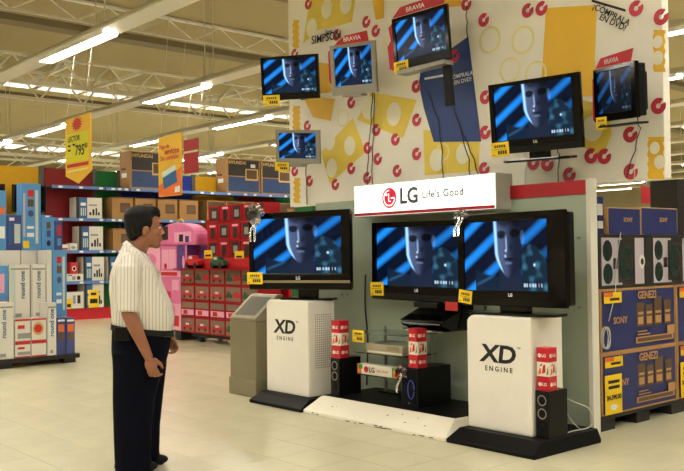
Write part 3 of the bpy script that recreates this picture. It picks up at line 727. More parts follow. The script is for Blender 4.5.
def gift_tower(where, cx_, cy_, z, rz, s=.108, jit=0):
    for k in range(3):
        red = k != 1; zz = z+k*s
        o = MB().box(-s/2, -s/2, 0, s/2, s/2, s*.995).build('gift_box', 'gift_red' if red else 'gift_white', bevel=.003, loc=(cx_, cy_, zz))
        o.rotation_euler.z = math.radians(rz+(4 if k == 1 else -2*k)*jit)
        tag(o, ('red logo box '+('at the bottom' if k == 0 else 'on top')+' of the stack ' if red else 'white box with orange print in the stack ')+where, 'box')
        for fc in ('y', 'x'):
            if red:
                mb = MB(); c0 = (-s*.22, -s/2-.002, s*.45) if fc == 'y' else (s/2+.002, -s*.22, s*.45)
                mb.disc(c0, s*.15, fc, 0, 14); mb.build('logo_disc', 'gift_white', o)
                text('LG', s*.3, 'gift_white', o, (s*.14, -s/2-.002, s*.45) if fc == 'y' else (s/2+.002, s*.14, s*.45), fc, bold=.03)
            else:
                mb = MB()
                for (u0, v0, u1, v1, mi) in ((-.4, .1, -.15, .6, 0), (-.1, .2, .2, .85, 1), (.25, .1, .42, .7, 2), (-.3, .68, -.05, .9, 1)):
                    q = [(u0, v0), (u1, v0+.1), (u1-.03, v1), (u0+.1, v1-.08)]
                    mb.add([(u*s, -s/2-.0015, v*s) if fc == 'y' else (s/2+.0015, u*s, v*s) for u, v in q], [(0, 1, 2, 3)], mi)
                mb.build('printed_artwork', ['orange', 'print_red', 'green'], o)['kind'] = 'stuff'
gift_tower('on the plinth speaker', -5.972, 5.165, .475, 3, .111, 1)
gift_tower('on the subwoofer', -5.06, 5.215, .464, -4, .107, 1)
gift_tower('on the speaker beside the cabinet', -3.732, 5.14, .43, 2, .100, 1)
# --- glass stand with the recorder and the long box
t = thing('glass_stand', 'glass shelf stand with rounded corners and a yellow price tag', 'stand', (-5.50, 5.40, .144))
def gshelf(z, x0=-.34, x1=.30, y0=-.2, y1=.2):
    pts = [(x0, y0), (x1-.1, y0)]+[(x1-.1+.1*math.sin(k*math.pi/10), y0+.1-.1*math.cos(k*math.pi/10)) for k in range(1, 6)]+[(x1, y1), (x0, y1)]
    fixn(MB().prism(pts, z, z+.008, 'z').build('glass_shelf', 'glass', t).data)
gshelf(.195); gshelf(.385); gshelf(.56)
for x in (-.3, .27):
    MB().bar((x, .16, 0), (x, .16, .60), .015, 0, 10).build('post', 'silver_plastic', t, smooth=False)
MB().box(-.34, .1, 0, .30, .2, .012).build('foot', 'satin_black', t)
price_tag(t, -.335, .48, .15, .105, -.206)
MB().box(-.18, -.18, .394, .26, .12, .478).build('tmp', 'player_silver')
o = bpy.data.objects['tmp']; o.name = 'disc_recorder'; o.location = (-5.50, 5.40, .144); tag(o, 'silver beige disc recorder on the glass stand', 'recorder')
MB().box(-.17, -.184, .40, .25, -.18, .415).build('front_strip', 'gift_white', o)
MB().box(.08, -.184, .43, .22, -.18, .465).build('display_window', 'silver_strip', o)
o = carton('long_box', 'long white logo box with colourful ends on the bottom glass shelf', 'box', -5.80, -5.28, 5.215, 5.31, .3475, .432, 'gift_white', 'y',
           prints=[(0, 0, .10, 1, 'orange'), (.03, .5, .13, 1, 'green'), (.84, .0, 1, 1, 'green'), (.88, 0, .96, .8, 'orange'), (.93, .2, 1, 1, 'print_red'), (.17, .2, .28, .85, 'logo_red', 'o')],
           texts=[('LG', .06, 'logo_grey', .37, .5, {'bold': .03}), ("Life's Good", .03, 'print_red', .62, .5)])
t = thing('bracket_shelf', 'small black wall bracket shelf on the frosted panel under the television', 'shelf', (-5.08, YP, .75))
MB().box(-.3, -.34, 0, .2, -.002, .012).build('shelf_plate', 'gloss_black', t, bevel=.003)
MB().box(-.26, -.345, -.006, .16, -.341, .004).build('edge_glint', 'bow_silver', t)  # silver strip that paints the glint below the player
t = thing('media_player', 'glossy black media player tilted forward under the middle television', 'player', (-5.10, 5.51, .762))
fixn(MB().prism([(-.18, .03), (-.20, .075), (.12, .20), (.18, .20), (.18, .0), (-.1, .0)], -.26, .24, 'x').build('body', 'gloss_black', t, bevel=.006).data)
MB().box(-.22, -.204, .048, .2, -.198, .054).build('seam', 'silver_plastic', t)
t = thing('hanging_board', 'narrow black neck bracket joining player and television on the panel', 'bracket', (-5.08, YP, .95))
MB().box(-.09, -.08, 0, .09, -.002, .12).build('plate', 'satin_black', t)
# --- cables at floor level
def wire(label, pts, m, r_=.004, name='loose_cable', seg=6):
    P = [Vector(p) for p in pts]; Q = []
    for i in range(len(P)-1):
        p0, p1, p2, p3 = P[max(i-1, 0)], P[i], P[i+1], P[min(i+2, len(P)-1)]
        for k in range(seg):
            s = k/seg; Q.append(.5*((2*p1)+(p2-p0)*s+(2*p0-5*p1+4*p2-p3)*s*s+(3*p1-p0-3*p2+p3)*s**3))
    Q.append(P[-1]); o = MB().tube(Q, r_).build(name, m, smooth=True); return tag(o, label, 'cable')
wire('white looped cable from the cabinet speaker to the panel post', [(-3.70, 5.31, .36), (-3.68, 5.40, .32), (-3.67, 5.55, .26), (-3.69, 5.63, .16), (-3.71, 5.60, .108), (-3.72, 5.42, .106), (-3.70, 5.312, .11)], 'wire_white')
wire('pale drooping cable behind the cabinet speaker', [(-3.70, 5.31, .27), (-3.69, 5.37, .19), (-3.69, 5.47, .12), (-3.70, 5.58, .107)], 'wire_white', .003)
wire('dark cable hanging on the frosted panel right of the subwoofer', [(-4.75, 5.69, .99), (-4.70, 5.69, .8), (-4.62, 5.69, .55), (-4.66, 5.69, .30), (-4.62, 5.69, .15)], 'wire_dark', .007)
wire('dark cable hanging on the frosted panel behind the stacked red boxes', [(-6.20, 5.69, 1.2), (-6.21, 5.69, .9), (-6.18, 5.69, .6), (-6.2, 5.69, .15)], 'wire_dark', .007)
cpts = [(-5.06+.035*math.cos(a), 5.13, .29+.075*math.sin(a)) for a in np.linspace(0, 6.1, 14)]
wire('blue looped cable over the front of the subwoofer', cpts, 'wire_blue', .004, seg=3)
# --- stainless bin
t = thing('steel_bin', 'stainless steel waste bin with a slanted flap lid', 'bin', (-7.305, 5.20, 0))
w = .225
MB().box(-w-.012, -.182, 0, w+.012, .182, .17).build('base', 'stainless', t, bevel=.006)
MB().box(-w, -.17, .17, w, .17, .74).build('body', 'stainless', t, bevel=.006)
fixn(MB().prism([(-.17, .744), (.17, .744), (.17, 1.0), (.10, 1.0), (-.17, .775)], -w, w, 'x').build('hood', 'stainless', t, bevel=.006).data)
def hp(x, q): return (x, -.17+.27*q-.002, .775+.225*q+.003)
MB().add([hp(-w+.05, .1), hp(w-.05, .1), hp(w-.05, .88), hp(-w+.05, .88)], [(0, 1, 2, 3)]).build('flap', 'stainless_dark', t)
# ================================================================== HANGING BANNERS
YR = 5.53
def banner(label, pts, mname, rods):
    P = [PY(x, y, YR) for x, y in pts]; cx_ = sum(p[0] for p in P)/len(P); z0 = min(p[2] for p in P)
    t = thing('hanging_banner', label, 'sign', (cx_, YR, z0))
    fixn(MB().prism([(p[0]-cx_, p[2]-z0) for p in P], -.006, .006, 'y').build('banner_sheet', mname, t).data)
    for x in rods:
        zt = max(p[2] for p in P)-.02
        MB().bar((P[0][0]-cx_+x, 0, zt-z0), (P[0][0]-cx_+x, .14, RZ-z0+.01), .0025, 0, 6).build('hanging_rod', 'rod', t)
    def patch(pp, mn, k=1, name='printed_patch'):
        Q = [PY(x, y, YR) for x, y in pp]; MB().add([(q[0]-cx_, -.006-.0015*k, q[2]-z0) for q in Q], [tuple(range(len(Q)))]).build(name, mn, t)
    def tx(s, x, y, size, mn, ang=0, **k):
        q = PY(x, y, YR); text(s, size, mn, t, (q[0]-cx_, -.012, q[2]-z0), 'y', ang, **k)
    return t, patch, tx
t, patch, tx = banner('yellow pointed price banner with a red starburst hanging from the light rail', [(65.5, 120.5), (66, 176.5), (78.5, 183.5), (92, 170), (91, 112)], 'paper_gold', (.03, .62))
patch([(67, 135), (67.5, 163), (89, 159.5), (88.5, 130)], 'sign_lime')
c = PY(77.5, 124, YR)
st = []
for k in range(28):
    r_ = .15 if k % 2 else .10; an = 2*math.pi*k/28; st.append((c[0]+1.25*r_*math.cos(an), c[2]+.75*r_*math.sin(an)))
MB().add([(x-t.location.x, -.0085, z-t.location.z) for x, z in st], [tuple(range(28))]).build('starburst', 'print_red', t)
patch([(67.5, 165), (67.5, 168.5), (89, 164.5), (89, 161)], 'print_red')
patch([(67.5, 171.5), (67.5, 173), (89, 168.5), (89, 167)], 'paper_pale')
tx('795', 80.5, 150.5, .21, 'ink', -.02, bold=.02); tx('00', 86.6, 145.5, .10, 'ink', bold=.02); tx('LECTOR', 74.5, 139, .11, 'ink', bold=.02)
for k, (x, y) in enumerate(((70, 146.5), (74.5, 145), (70, 151))): patch([(x-1.5, y-1), (x-1.5, y+1), (x+1.2, y+.6), (x+1.2, y-1.4)], 'ink', 2, 'printed_line')
t, patch, tx = banner('yellow and orange services banner with a blue bank card hanging from the light rail', [(158.5, 138), (159.2, 197), (182, 195), (182, 132)], 'paper_gold', (.05, .5))
patch([(159.4, 186), (159.2, 196.5), (181.8, 194.5), (182, 166)], 'sign_orange')
patch([(162.5, 172.5), (164.5, 189.5), (178, 182), (176, 164.5)], 'print_blue', 2, 'bank_card')
patch([(162.7, 172.7), (163.4, 178), (176.6, 169.5), (176, 164.5)], 'print_pale', 3, 'card_band')
patch([(175.5, 187), (175.5, 192.5), (180.5, 191.5), (180.5, 185.5)], 'white_ink', 2, 'corner_label')
tx('Pago de', 165, 146.8, .075, 'print_red', 0, bold=.012); tx('servicios', 172.5, 151, .10, 'print_red', 0, bold=.02); tx('Sin comisión.', 170.5, 157.5, .085, 'print_red', 0, bold=.012)
a = PY(184, 140.5, 8.59); b = PY(198.5, 172, 8.59)
t = thing('hanging_banner', 'plain red square banner hanging behind the services banner', 'sign', ((a[0]+b[0])/2, 8.59, b[2])); w = (b[0]-a[0])/2; h = a[2]-b[2]
MB().box(-w, -.006, 0, w, .006, h).build('banner_sheet', 'strip_red', t)
for x in (-w*.8, w*.8): MB().bar((x, 0, h-.01), (x, .14, RZ-b[2]+.01), .0025, 0, 6).build('hanging_rod', 'rod', t)
MB().box(-w, -.009, h*.60, w, -.007, h*.66).build('printed_line', 'paper_pale', t)
# ================================================================== SHELVING WALL
XS, XB = -18.7, -19.3
SH = {'A': 2.98, 'B': 2.26, 'C': 1.54, 'D': .85, 'E': .24}
def bay(y0, y1, colour, shelves, lab, top=3.42):
    t = thing('shelving_bay', 'store shelving bay with '+lab, 'shelving', (XB, y0, 0))
    MB().box(-.06, 0, 0, 0, y1-y0, top).build('back_panel', colour, t)
    for y in (0.0, y1-y0-.05): MB().box(0, y, 0, .05, y+.05, top+.03).build('upright', 'upright', t)
    MB().box(0, .0, 0, XS-XB, y1-y0, .24).build('plinth', 'plinth_red', t)
    for z in shelves:
        s = MB().box(.05, .01, z-.045, XS-XB-.01, y1-y0-.01, z).build('shelf', 'shelf_body', t)
        MB().box(XS-XB-.01, .01, z-.055, XS-XB+.012, y1-y0-.01, z+.012).build('price_strip', 'shelf_blue', s)
        for q in range(3):
            yy = .15+q*(y1-y0-.3)/2
            MB().box(XS-XB+.012, yy, z-.045, XS-XB+.015, yy+.09, z).build('price_label', 'white_ink', s)
    return t
bay(4.2, 6.25, 'bay_yellow', (2.31, 1.54, .85), 'a yellow back panel holding display screens')
bay(6.25, 7.86, 'bay_yellow', (2.31, 1.54, .85), 'a yellow back panel joining the red bay')
bay(7.86, 9.12, 'bay_red', (2.98, 2.26, 1.54, .85), 'a red back panel and boxed speaker sets')
bay(9.12, 9.75, 'bay_green', (2.98, 2.26, 1.54, .85), 'a narrow green back panel beside the red bay')
bay(9.75, 11.80, 'bay_blue', (2.98, 2.26, 1.54, .85), 'a blue back panel behind the services banner')
bay(11.80, 13.1, 'bay_yellow', (2.98, 2.26, 1.54, .85), 'a yellow back panel under large television cartons')
bay(13.1, 14.4, 'bay_red', (2.98, 2.26, 1.54, .85), 'a red back panel behind the toy rack')
bay(14.4, 15.8, 'bay_green', (2.98, 2.26, 1.54, .85), 'a green back panel hidden past the toy rack')
# television cartons on the top
for y0, y1, lab in ((9.74, 10.78, 'behind the services banner'), (12.43, 13.46, 'over the yellow panel'), (13.50, 14.53, 'over the hidden red panel')):
    carton('television_carton', 'large dark and blue television carton on the top shelf '+lab, 'box', XS-.5, XS+.0, y0, y1, 2.992, 3.87, 'kraft', 'x',
           [(.05, .50, .97, .97, 'carton_black'), (.05, .04, .97, .47, 'carton_navy'), (.56, .38, .94, .72, 'kraft_light'), (.59, .43, .91, .69, 'kraft_dark'), (.72, .76, .86, .86, 'white_ink'), (.25, .22, .29, .26, 'carton_black'), (.72, .18, .76, .22, 'carton_black')],
           texts=[('HYUNDAI', .12, 'kraft_light', .32, .88, {'bold': .02})], side_prints=[(.2, .3, .7, .42, 'white_ink'), (.15, .5, .6, .56, 'kraft_dark')])
k = 0
rows = ([(9.30+.59*i, 2.272, i) for i in range(4)]+[(11.86+.56*i, 2.272, 4+i) for i in range(5)]+[(9.32+.56*i, 1.552, 9+i) for i in range(9)])
for y, z, i in rows:
    lvl = 'second' if z > 2 else 'third'
    new = i >= 4 and i < 9
    carton('brown_carton', 'plain brown cardboard television carton '+('with a dark printed top band' if new else 'with a small dark picture')+' on the %s shelf' % lvl, 'box', XS-.45, XS-.02, y, y+.53, z, z+.50, 'kraft', 'x',
           ([(.04, .5, .96, .95, 'kraft_dark'), (.5, .25, .9, .72, 'kraft')] if new else [(.38, .30, .86, .74, 'kraft_dark'), (.44, .37, .8, .67, 'sony_brown'), (.02, .95, .98, .98, 'kraft_dark')]),
           group='brown cartons on the shelving wall')
# boxed speaker sets in the red bay
def hts(y0, y1, z0, z1, lab, split=.32):
    carton('speaker_set_box', 'white and blue boxed speaker set '+lab, 'box', XS-.4, XS-.04, y0, y1, z0, z1, 'carton_white', 'x',
           [(.0, 0, .12, 1, 'carton_black'), (.12, .0, .42, 1, 'print_blue'), (.17, .6, .37, .75, 'white_ink'), (.17, .12, .22, .5, 'print_pale'), (.25, .12, .30, .5, 'print_pale'), (.33, .12, .37, .5, 'print_pale'), (.50, .15, .58, .30, 'ink'), (.62, .15, .70, .44, 'ink'), (.74, .15, .80, .5, 'ink'), (.83, .15, .9, .3, 'ink'), (.48, .6, .8, .68, 'carton_grey')])
hts(8.44, 9.06, 2.272, 2.74, 'on the shelf below the banner')
hts(8.50, 9.08, 1.552, 2.09, 'on the shelf beside a dark empty space')
hts(8.60, 9.10, .862, 1.40, 'on the lower shelf beside the red camera box')
hts(8.62, 9.09, .252, .79, 'on the bottom shelf behind the price card')
hts(9.2, 9.7, .862, 1.40, 'behind the standing man')
carton('camera_box', 'small red box with a dark round lens print on the lower shelf', 'box', XS-.3, XS-.06, 8.31, 8.48, 1.022, 1.28, 'print_red', 'x', [(.2, .25, .8, .7, 'white_ink', 'o'), (.3, .32, .7, .62, 'ink', 'o')])
carton('white_player_box', 'white player box under the red camera box', 'box', XS-.35, XS-.03, 8.22, 8.60, .862, 1.02, 'carton_white', 'x', [(.3, .2, .5, .7, 'carton_grey'), (.6, .2, .8, .7, 'carton_black'), (.05, .75, .3, .9, 'print_blue')])
carton('white_player_box', 'white player box on the bottom shelf under a yellow price card', 'box', XS-.35, XS-.03, 8.18, 8.60, .252, .62, 'carton_white', 'x', [(.4, .3, .55, .8, 'carton_grey'), (.65, .3, .82, .8, 'carton_black'), (.02, .02, .35, .6, 'tag_yellow'), (.08, .1, .28, .3, 'ink')])
carton('small_package', 'small white and red package on the shelf beside a dark space', 'box', XS-.2, XS-.04, 8.07, 8.26, 1.552, 1.68, 'carton_white', 'x', [(.1, .1, .9, .4, 'print_red')])
carton('small_package', 'small white package with a rounded dark print on the shelf', 'box', XS-.2, XS-.04, 8.28, 8.46, 1.552, 1.71, 'carton_white', 'x', [(.2, .2, .8, .6, 'carton_grey', 'o')])
# price card standing before the speaker set
t = thing('price_card', 'yellow price card standing on the bottom shelf by the standing man', 'sign', (XS-.03, 8.72, .252))
MB().box(0, 0, 0, .006, .24, .40).build('card', 'tag_yellow', t); MB().box(.006, .03, .1, .008, .21, .2).build('printed_line', 'ink', t); MB().box(.006, .05, .28, .008, .18, .34).build('printed_line', 'ink', t)
for y0, y1, lab in ((PX(12.5, 190, -18.97)[1], 7.85, 'on the yellow shelf behind the blue boxes'), (6.0, 6.95, 'farther along the yellow shelf')):
    t = thing('display_screen', 'switched off black display screen '+lab, 'television', (XS-.3, (y0+y1)/2, 2.31)); w = (y1-y0)/2
    MB().box(-.03, -w, .08, .03, w, .68).build('casing', 'satin_black', t, bevel=.01)
    MB().box(.03, -w+.04, .13, .033, w-.04, .64).build('screen', 'gloss_black', t)
    MB().box(-.08, -w*.4, 0, .08, w*.4, .08).build('stand', 'satin_black', t)
# ================================================================== BOX DISPLAY ON THE SKID
t = thing('floor_skid', 'low black skid carrying the blue and white box display', 'pallet', (-11.75, 4.2, 0))
MB().box(-.58, -1.0, .06, .57, .88, .12).build('deck', 'plastic_black', t, bevel=.008)
for x in (-.5, 0, .47):
    for y in (-.9, -.1, .75): MB().box(x-.07, y-.08, 0, x+.07, y+.08, .06).build('foot', 'plastic_black', t)
def pb(px0, py0, px1, py1, X, d, body, lab, prints=(), texts=(), z0=None, name='product_box', cat='box', group=None):
    a = PX(px0, py0, X); b = PX(px1, py1, X)
    return carton(name, lab, cat, X-d, X, a[1], b[1], b[2] if z0 is None else z0, a[2], body, 'x', prints, texts=texts, group=group)
X1_, X2_, X3_ = -11.2, -11.46, -11.8
vt = {'ang': math.pi/2, 'bold': .015}
WP = [(.04, .0, .07, 1, 'carton_grey'), (.08, .90, .95, .93, 'carton_grey'), (.3, .04, .6, .10, 'carton_grey')]
pb(-6, 303, 13.8, 358, X1_, .25, 'carton_white', 'white upright box with blue lettering at the skid corner', WP, [('round one', .085, 'print_blue', .5, .62, vt)], .12)
RP = [(0, .0, 1, .10, 'print_red'), (0, .92, 1, 1, 'print_red'), (.08, .2, .5, .42, 'carton_grey'), (.08, .6, .3, .75, 'print_red'), (.55, .3, .92, .85, 'kraft_light', 'o'), (.6, .4, .86, .75, 'print_red', 'o'), (.48, 0, .52, 1, 'carton_grey')]
o = pb(15, 344, 46.5, 359, X1_, .25, 'carton_white', 'red and white appliance box resting on the skid', RP[:4]+RP[6:], (), .12)
zz = .12+o.dimensions.z
pb(15, 319.5, 46.5, 343, X1_, .25, 'carton_white', 'red and white appliance box with a round pan picture, stacked upper', RP, (), PX(15, 344, X1_)[2])
pb(47.2, 303, 56.5, 355, X1_, .25, 'carton_white', 'narrow white upright box beside the red appliance boxes', WP, [('round one', .085, 'print_blue', .5, .62, vt)], .12)
BP = [(.15, .62, .85, .82, 'orange'), (.2, .40, .8, .6, 'sony_brown'), (.1, .9, .9, .95, 'white_ink'), (.2, .1, .8, .3, 'carton_indigo')]
pb(57, 318, 65.6, 355, X1_, .2, 'carton_indigo', 'small blue upright box beside the narrow white box on the skid', BP, (), .12)
pb(66.2, 318, 75, 354, X1_, .2, 'carton_indigo', 'small blue upright box at the very end of the skid', BP, (), .12)
# second tier: tall white boxes on a plain white layer
for q, (p0, p1) in enumerate(((-10, 8), (8.6, 30.5), (31, 46.8), (47.5, 66.5))):
    a = PX(p0, 330, X2_); b = PX(p1, 330, X2_)
    carton('plain_carton', 'plain white carton of the lower layer behind the front boxes', 'box', X2_-.3, X2_, a[1], b[1]-.003, .12, .60, 'carton_white', 'x', group='lower layer cartons')
pb(-10, 266, 8, 330, X2_, .3, 'carton_sky', 'light blue box with an orange print between the white boxes', [(.1, .1, .9, .35, 'orange'), (.2, .5, .8, .85, 'toy_palepink')], (), .60)
pb(9, 264.5, 30, 330, X2_, .3, 'carton_white', 'tall white box with blue lettering in the raised row', [(.02, 0, .3, 1, 'print_pale')]+WP[1:], [('round one', .085, 'print_blue', .65, .62, vt)], .60)
pb(31.2, 264.5, 45.8, 330, X2_, .3, 'carton_white', 'tall white box with blue lettering next to the blue picture box', WP, [('round one', .085, 'print_blue', .5, .62, vt)], .60)
SP = [(.3, .80, .62, .90, 'print_red'), (.3, .65, .62, .76, 'sony_brown'), (.3, .50, .62, .60, 'carton_indigo', 'o'), (.7, .1, .85, .9, 'print_pale'), (.25, .2, .62, .26, 'white_ink'), (.25, .32, .62, .36, 'white_ink')]
pb(52.5, 250, 67, 330, X2_, .3, 'carton_sky', 'tall sky blue box with small pictures at the end of the raised row', SP, (), .60)
pb(46.2, 250, 52, 330, X2_, .3, 'carton_white', 'slim white box squeezed beside the tall sky blue box', WP[:1], (), .60)
# third tier
zb3 = 1.50
for q, (p0, p1) in enumerate(((-10, 21), (21.5, 37.5), (38, 62.5))):
    a = PX(p0, 330, X3_); b = PX(p1, 330, X3_)
    for z0_, z1_ in ((.12, .82), (.82, zb3)):
        carton('plain_carton', 'plain white carton in the rear stack under the blue boxes', 'box', X3_-.35, X3_, a[1], b[1]-.003, z0_, z1_, 'carton_white', 'x', group='rear stack cartons')
pb(-10, 190, 6.5, 249, X3_, .18, 'carton_sky', 'sky blue box with an orange patch on top of the display', [(.6, .6, .9, .72, 'orange'), (.5, .2, .9, .4, 'white_ink')], (), zb3)
pb(7, 215, 21.6, 249, X3_, .3, 'carton_indigo', 'indigo box with a white tablet shape on top of the display', [(.5, .2, .92, .75, 'print_pale'), (.12, .15, .3, .8, 'print_blue'), (.15, .84, .5, .93, 'white_ink')], (), zb3)
pb(22, 183, 41, 249, X3_+.02, .2, 'carton_sky', 'tallest sky blue box with a yellow tag on top of the display', SP+[(.05, .2, .16, .85, 'lavender'), (.05, .03, .36, .14, 'tag_yellow')], (), zb3)
pb(41.3, 217, 54.5, 249, X3_, .3, 'carton_sky', 'short sky blue box with small pictures on top of the display', [(.4, .65, .7, .85, 'sony_brown'), (.4, .4, .7, .6, 'carton_indigo'), (.4, .12, .7, .3, 'ink', 'o')], (), zb3)
pb(55, 221, 62.5, 249, X3_, .3, 'carton_indigo', 'small purple blue box at the end of the top row', [(.3, .5, .8, .85, 'print_red'), (.3, .15, .8, .4, 'carton_sky')], (), zb3)
# ================================================================== TOY RACK
YT = 7.55
def ty(px0, py0, px1, py1, Y, d, body, lab, prints=(), z0=None, name='toy_box', cat='box', group=None, texts=()):
    a = PY(px0, py0, Y); b = PY(px1, py1, Y); zl = PY(px0, py1, Y)[2]
    return carton(name, lab, cat, a[0], b[0], Y, Y+d, (zl+b[2])/2 if z0 is None else z0, a[2] if False else (a[2]+PY(px1, py0, Y)[2])/2, body, 'y', prints, group=group, texts=texts)
xl, xr = PY(181, 330, YT)[0], PY(262, 330, YT)[0]
t = thing('toy_rack', 'black wheeled rack holding rows of red toy boxes', 'rack', ((xl+xr)/2, YT, 0)); w = (xr-xl)/2
MB().box(-w+.25, .05, .09, w, .55, .15).build('base', 'plastic_black', t, bevel=.01)
for x in (-w+.45, w-.3):
    for y in (.12, .48): MB().bar((x-.03, y, .05), (x+.03, y, .05), .05, 0, 14).build('wheel', 'plastic_black', t)
    MB().box(x-.02, .1, .05, x+.02, .5, .1).build('axle', 'plastic_black', t)
MB().box(-w, .5, .15, w, .55, 2.0).build('back_board', 'toy_red', t)
def car_prints(c1='toy_crimson'):
    return [(.06, .10, .94, .90, 'toy_window'), (.14, .25, .86, .48, c1), (.3, .45, .66, .68, c1), (.36, .48, .6, .62, 'print_pale'), (.2, .15, .36, .35, 'toy_dark', 'o'), (.64, .15, .8, .35, 'toy_dark', 'o')]
wd = (PY(195.5, 330, YT)[0]-PY(181, 330, YT)[0]+PY(210, 330, YT)[0]-PY(195.5, 330, YT)[0])/2
hr = .262; z0r = .15
for r in range(4):
    for c in range(5):
        x0 = xl+c*wd; x1 = x0+wd-.012
        if x1 > xr+.02: continue
        z = z0r+r*hr
        two = c >= 3 or (r == 3 and c == 1)
        pr = car_prints() if not two else [(.04, .08, .96, .92, 'toy_window'), (.05, .28, .45, .5, 'toy_green'), (.14, .48, .34, .66, 'toy_green'), (.52, .28, .95, .5, 'toy_crimson'), (.62, .48, .84, .66, 'toy_crimson')]
        if r == 1: pr = [(.06, .55, .94, .92, 'toy_window'), (.06, .1, .94, .45, 'toy_palepink'), (.2, .14, .5, .4, 'toy_crimson')]
        carton('toy_box', ('bottom row', 'second row', 'third row', 'top row')[r]+' red toy car box '+('with green and red cars' if two and r != 1 else 'with a pale lower window' if r == 1 else 'with one red car')+' on the wheeled rack', 'box', x0, x1, YT, YT+.42, z, z+hr-.006, 'toy_red', 'y', pr, group='red toy car boxes on the rack')
zt = z0r+4*hr
zt2 = zt+.16
carton('toy_tray', 'long red tray across the rack under the upper toy boxes', 'tray', xl, xr, YT+.03, YT+.45, zt, zt2-.003, 'toy_crimson', 'y', [(.02, .1, .2, .9, 'toy_red'), (.45, .1, .6, .9, 'toy_window')])
# a loose red car and a dark car on the tray edge
def toy_car(label, px, py, L, m):
    p = PY(px, py, YT); t = thing('toy_car', label, 'toy', (p[0], YT-.06, zt2-.16)); h = L*.26
    fixn(MB().prism([(-L/2, .12*L), (L/2, .12*L), (L/2, .3*L), (L*.28, .36*L), (L*.12, .52*L), (-L*.22, .52*L), (-L*.34, .36*L), (-L/2, .32*L)], -.055, .055, 'y').build('body', m, t, bevel=.015).data)
    for x in (-.3, .3):
        MB().bar((x*L, -.06, .12*L), (x*L, .06, .12*L), .12*L, 0, 14).build('wheel', 'toy_dark', t)
    MB().box(-L*.15, -.058, .38*L, L*.1, -.0555, .48*L).build('window', 'print_pale', t)
MBs = MB().box(xl, YT-.14, zt-.022, xr, YT, zt-.002); o = MBs.build('tray_lip', 'toy_red', bpy.data.objects['toy_rack'])
o.location = (-(xl+xr)/2, -YT, 0)
toy_car('red toy car standing in front of the long tray', 197, 272, .40, 'toy_crimson')
toy_car('dark green toy car standing in front of the long tray', 222, 272, .36, 'toy_green')
for r in range(3):
    for c in range(5):
        px0 = 204.5+c*11.2+(1.5 if r == 2 else 0); x0 = PY(px0, 250, YT)[0]; x1 = PY(px0+10.6, 250, YT)[0]; z = zt2+r*.275
        pr = [(.2, .15, .9, .9, 'toy_dark'), (.35, .3, .75, .7, 'carton_grey')] if (c+r) % 2 == 0 else [(.3, .1, .75, .75, 'toy_dark', 'o'), (.25, .78, .8, .9, 'toy_palepink')]
        o = carton('toy_blister', 'red toy package '+('with a square dark window' if (c+r) % 2 == 0 else 'with a round dark figure window')+' stacked above the tray', 'box', x0, x1, YT+.05, YT+.35, z, z+.27, 'toy_red', 'y', pr, group='red packages above the tray')
for px, py, lab in ((206, 254, 'nearer the pink toys'), (237, 255, 'by the television edge')):
    p = PY(px, py, YT); t = thing('price_card', 'yellow price card on the red packages '+lab, 'sign', (p[0], YT+.045, p[2]-.08)); MB().box(-.12, -.006, 0, .12, -.001, .14).build('card', 'tag_yellow', t); MB().box(-.08, -.009, .04, .08, -.007, .07).build('printed_line', 'ink', t)
# pink toys
xa = PY(150, 300, YT)[0]; xb = PY(180.5, 300, YT)[0]
t = thing('toy_shelf', 'low black base shelf under the pink toys', 'shelf', ((xa+xb)/2-.3, YT+.02, 0)); MB().box(-(xb-xa)/2-.3, 0, 0, (xb-xa)/2+.28, .5, .16).build('base', 'plastic_black', t)
zq = .16
def pinkrow(z, h, items):
    for (p0, p1, body, pr, lab) in items:
        x0 = PY(p0, 280, YT)[0]; x1 = PY(p1, 280, YT)[0]-.008
        carton('toy_box', lab, 'box', x0, x1, YT+.02, YT+.4, z, z+h, body, 'y', pr)
pinkrow(.16, .44, [(140, 160, 'toy_pink', [], 'pink toy box at the foot of the pile behind the man'), (160.3, 180, 'toy_palepink', [(.1, .15, .9, .55, 'toy_crimson'), (.3, .6, .7, .9, 'toy_pink')], 'pale pink toy box with a red print at the foot of the pile')])
pinkrow(.604, .44, [(140, 160, 'toy_pink', [], 'pink toy box second in the pile behind the man'), (160.3, 180, 'toy_pink', [(.55, .5, .9, .9, 'toy_palepink'), (.1, .2, .5, .45, 'toy_crimson')], 'deep pink toy box in the middle of the pile')])
pinkrow(1.048, .10, [(146, 180, 'toy_palepink', [(.3, .2, .9, .8, 'toy_crimson')], 'flat pink box under the heart shaped pink packages')])
pinkrow(1.152, .42, [(141, 159.5, 'toy_palepink', [(.1, .1, .8, .7, 'toy_pink', 'o')], 'pale pink toy box with a round print behind the man'), (160, 176, 'toy_pink', [(.08, .08, .5, .85, 'toy_palepink'), (.52, .08, .94, .85, 'toy_palepink'), (.2, .06, .4, .3, 'toy_crimson', 'o')], 'pink toy box with two scalloped pale panels'), (176.5, 186.5, 'toy_purple', [(.5, .1, .75, .6, 'toy_palepink', 'o'), (.8, .0, 1, 1, 'toy_pink')], 'purple toy box with a pale figure print')])
p0 = PY(154, 246, YT)[0]; p1 = PY(193, 246, YT)[0]; t = thing('toy_case', 'pink arched toy case with a dark window on top of the pink pile', 'toy', ((p0+p1)/2, YT+.2, 1.576)); w = (p1-p0)/2
ar = [(-w, 0), (w, 0), (w, .12)]+[(w*math.cos(a), .12+.26*math.sin(a)**.8) for a in np.linspace(.15, math.pi-.35, 12)]+[(-w, .2)]
fixn(MB().prism(ar, -.15, .1, 'y').build('case', 'toy_pink', t, bevel=.02).data)
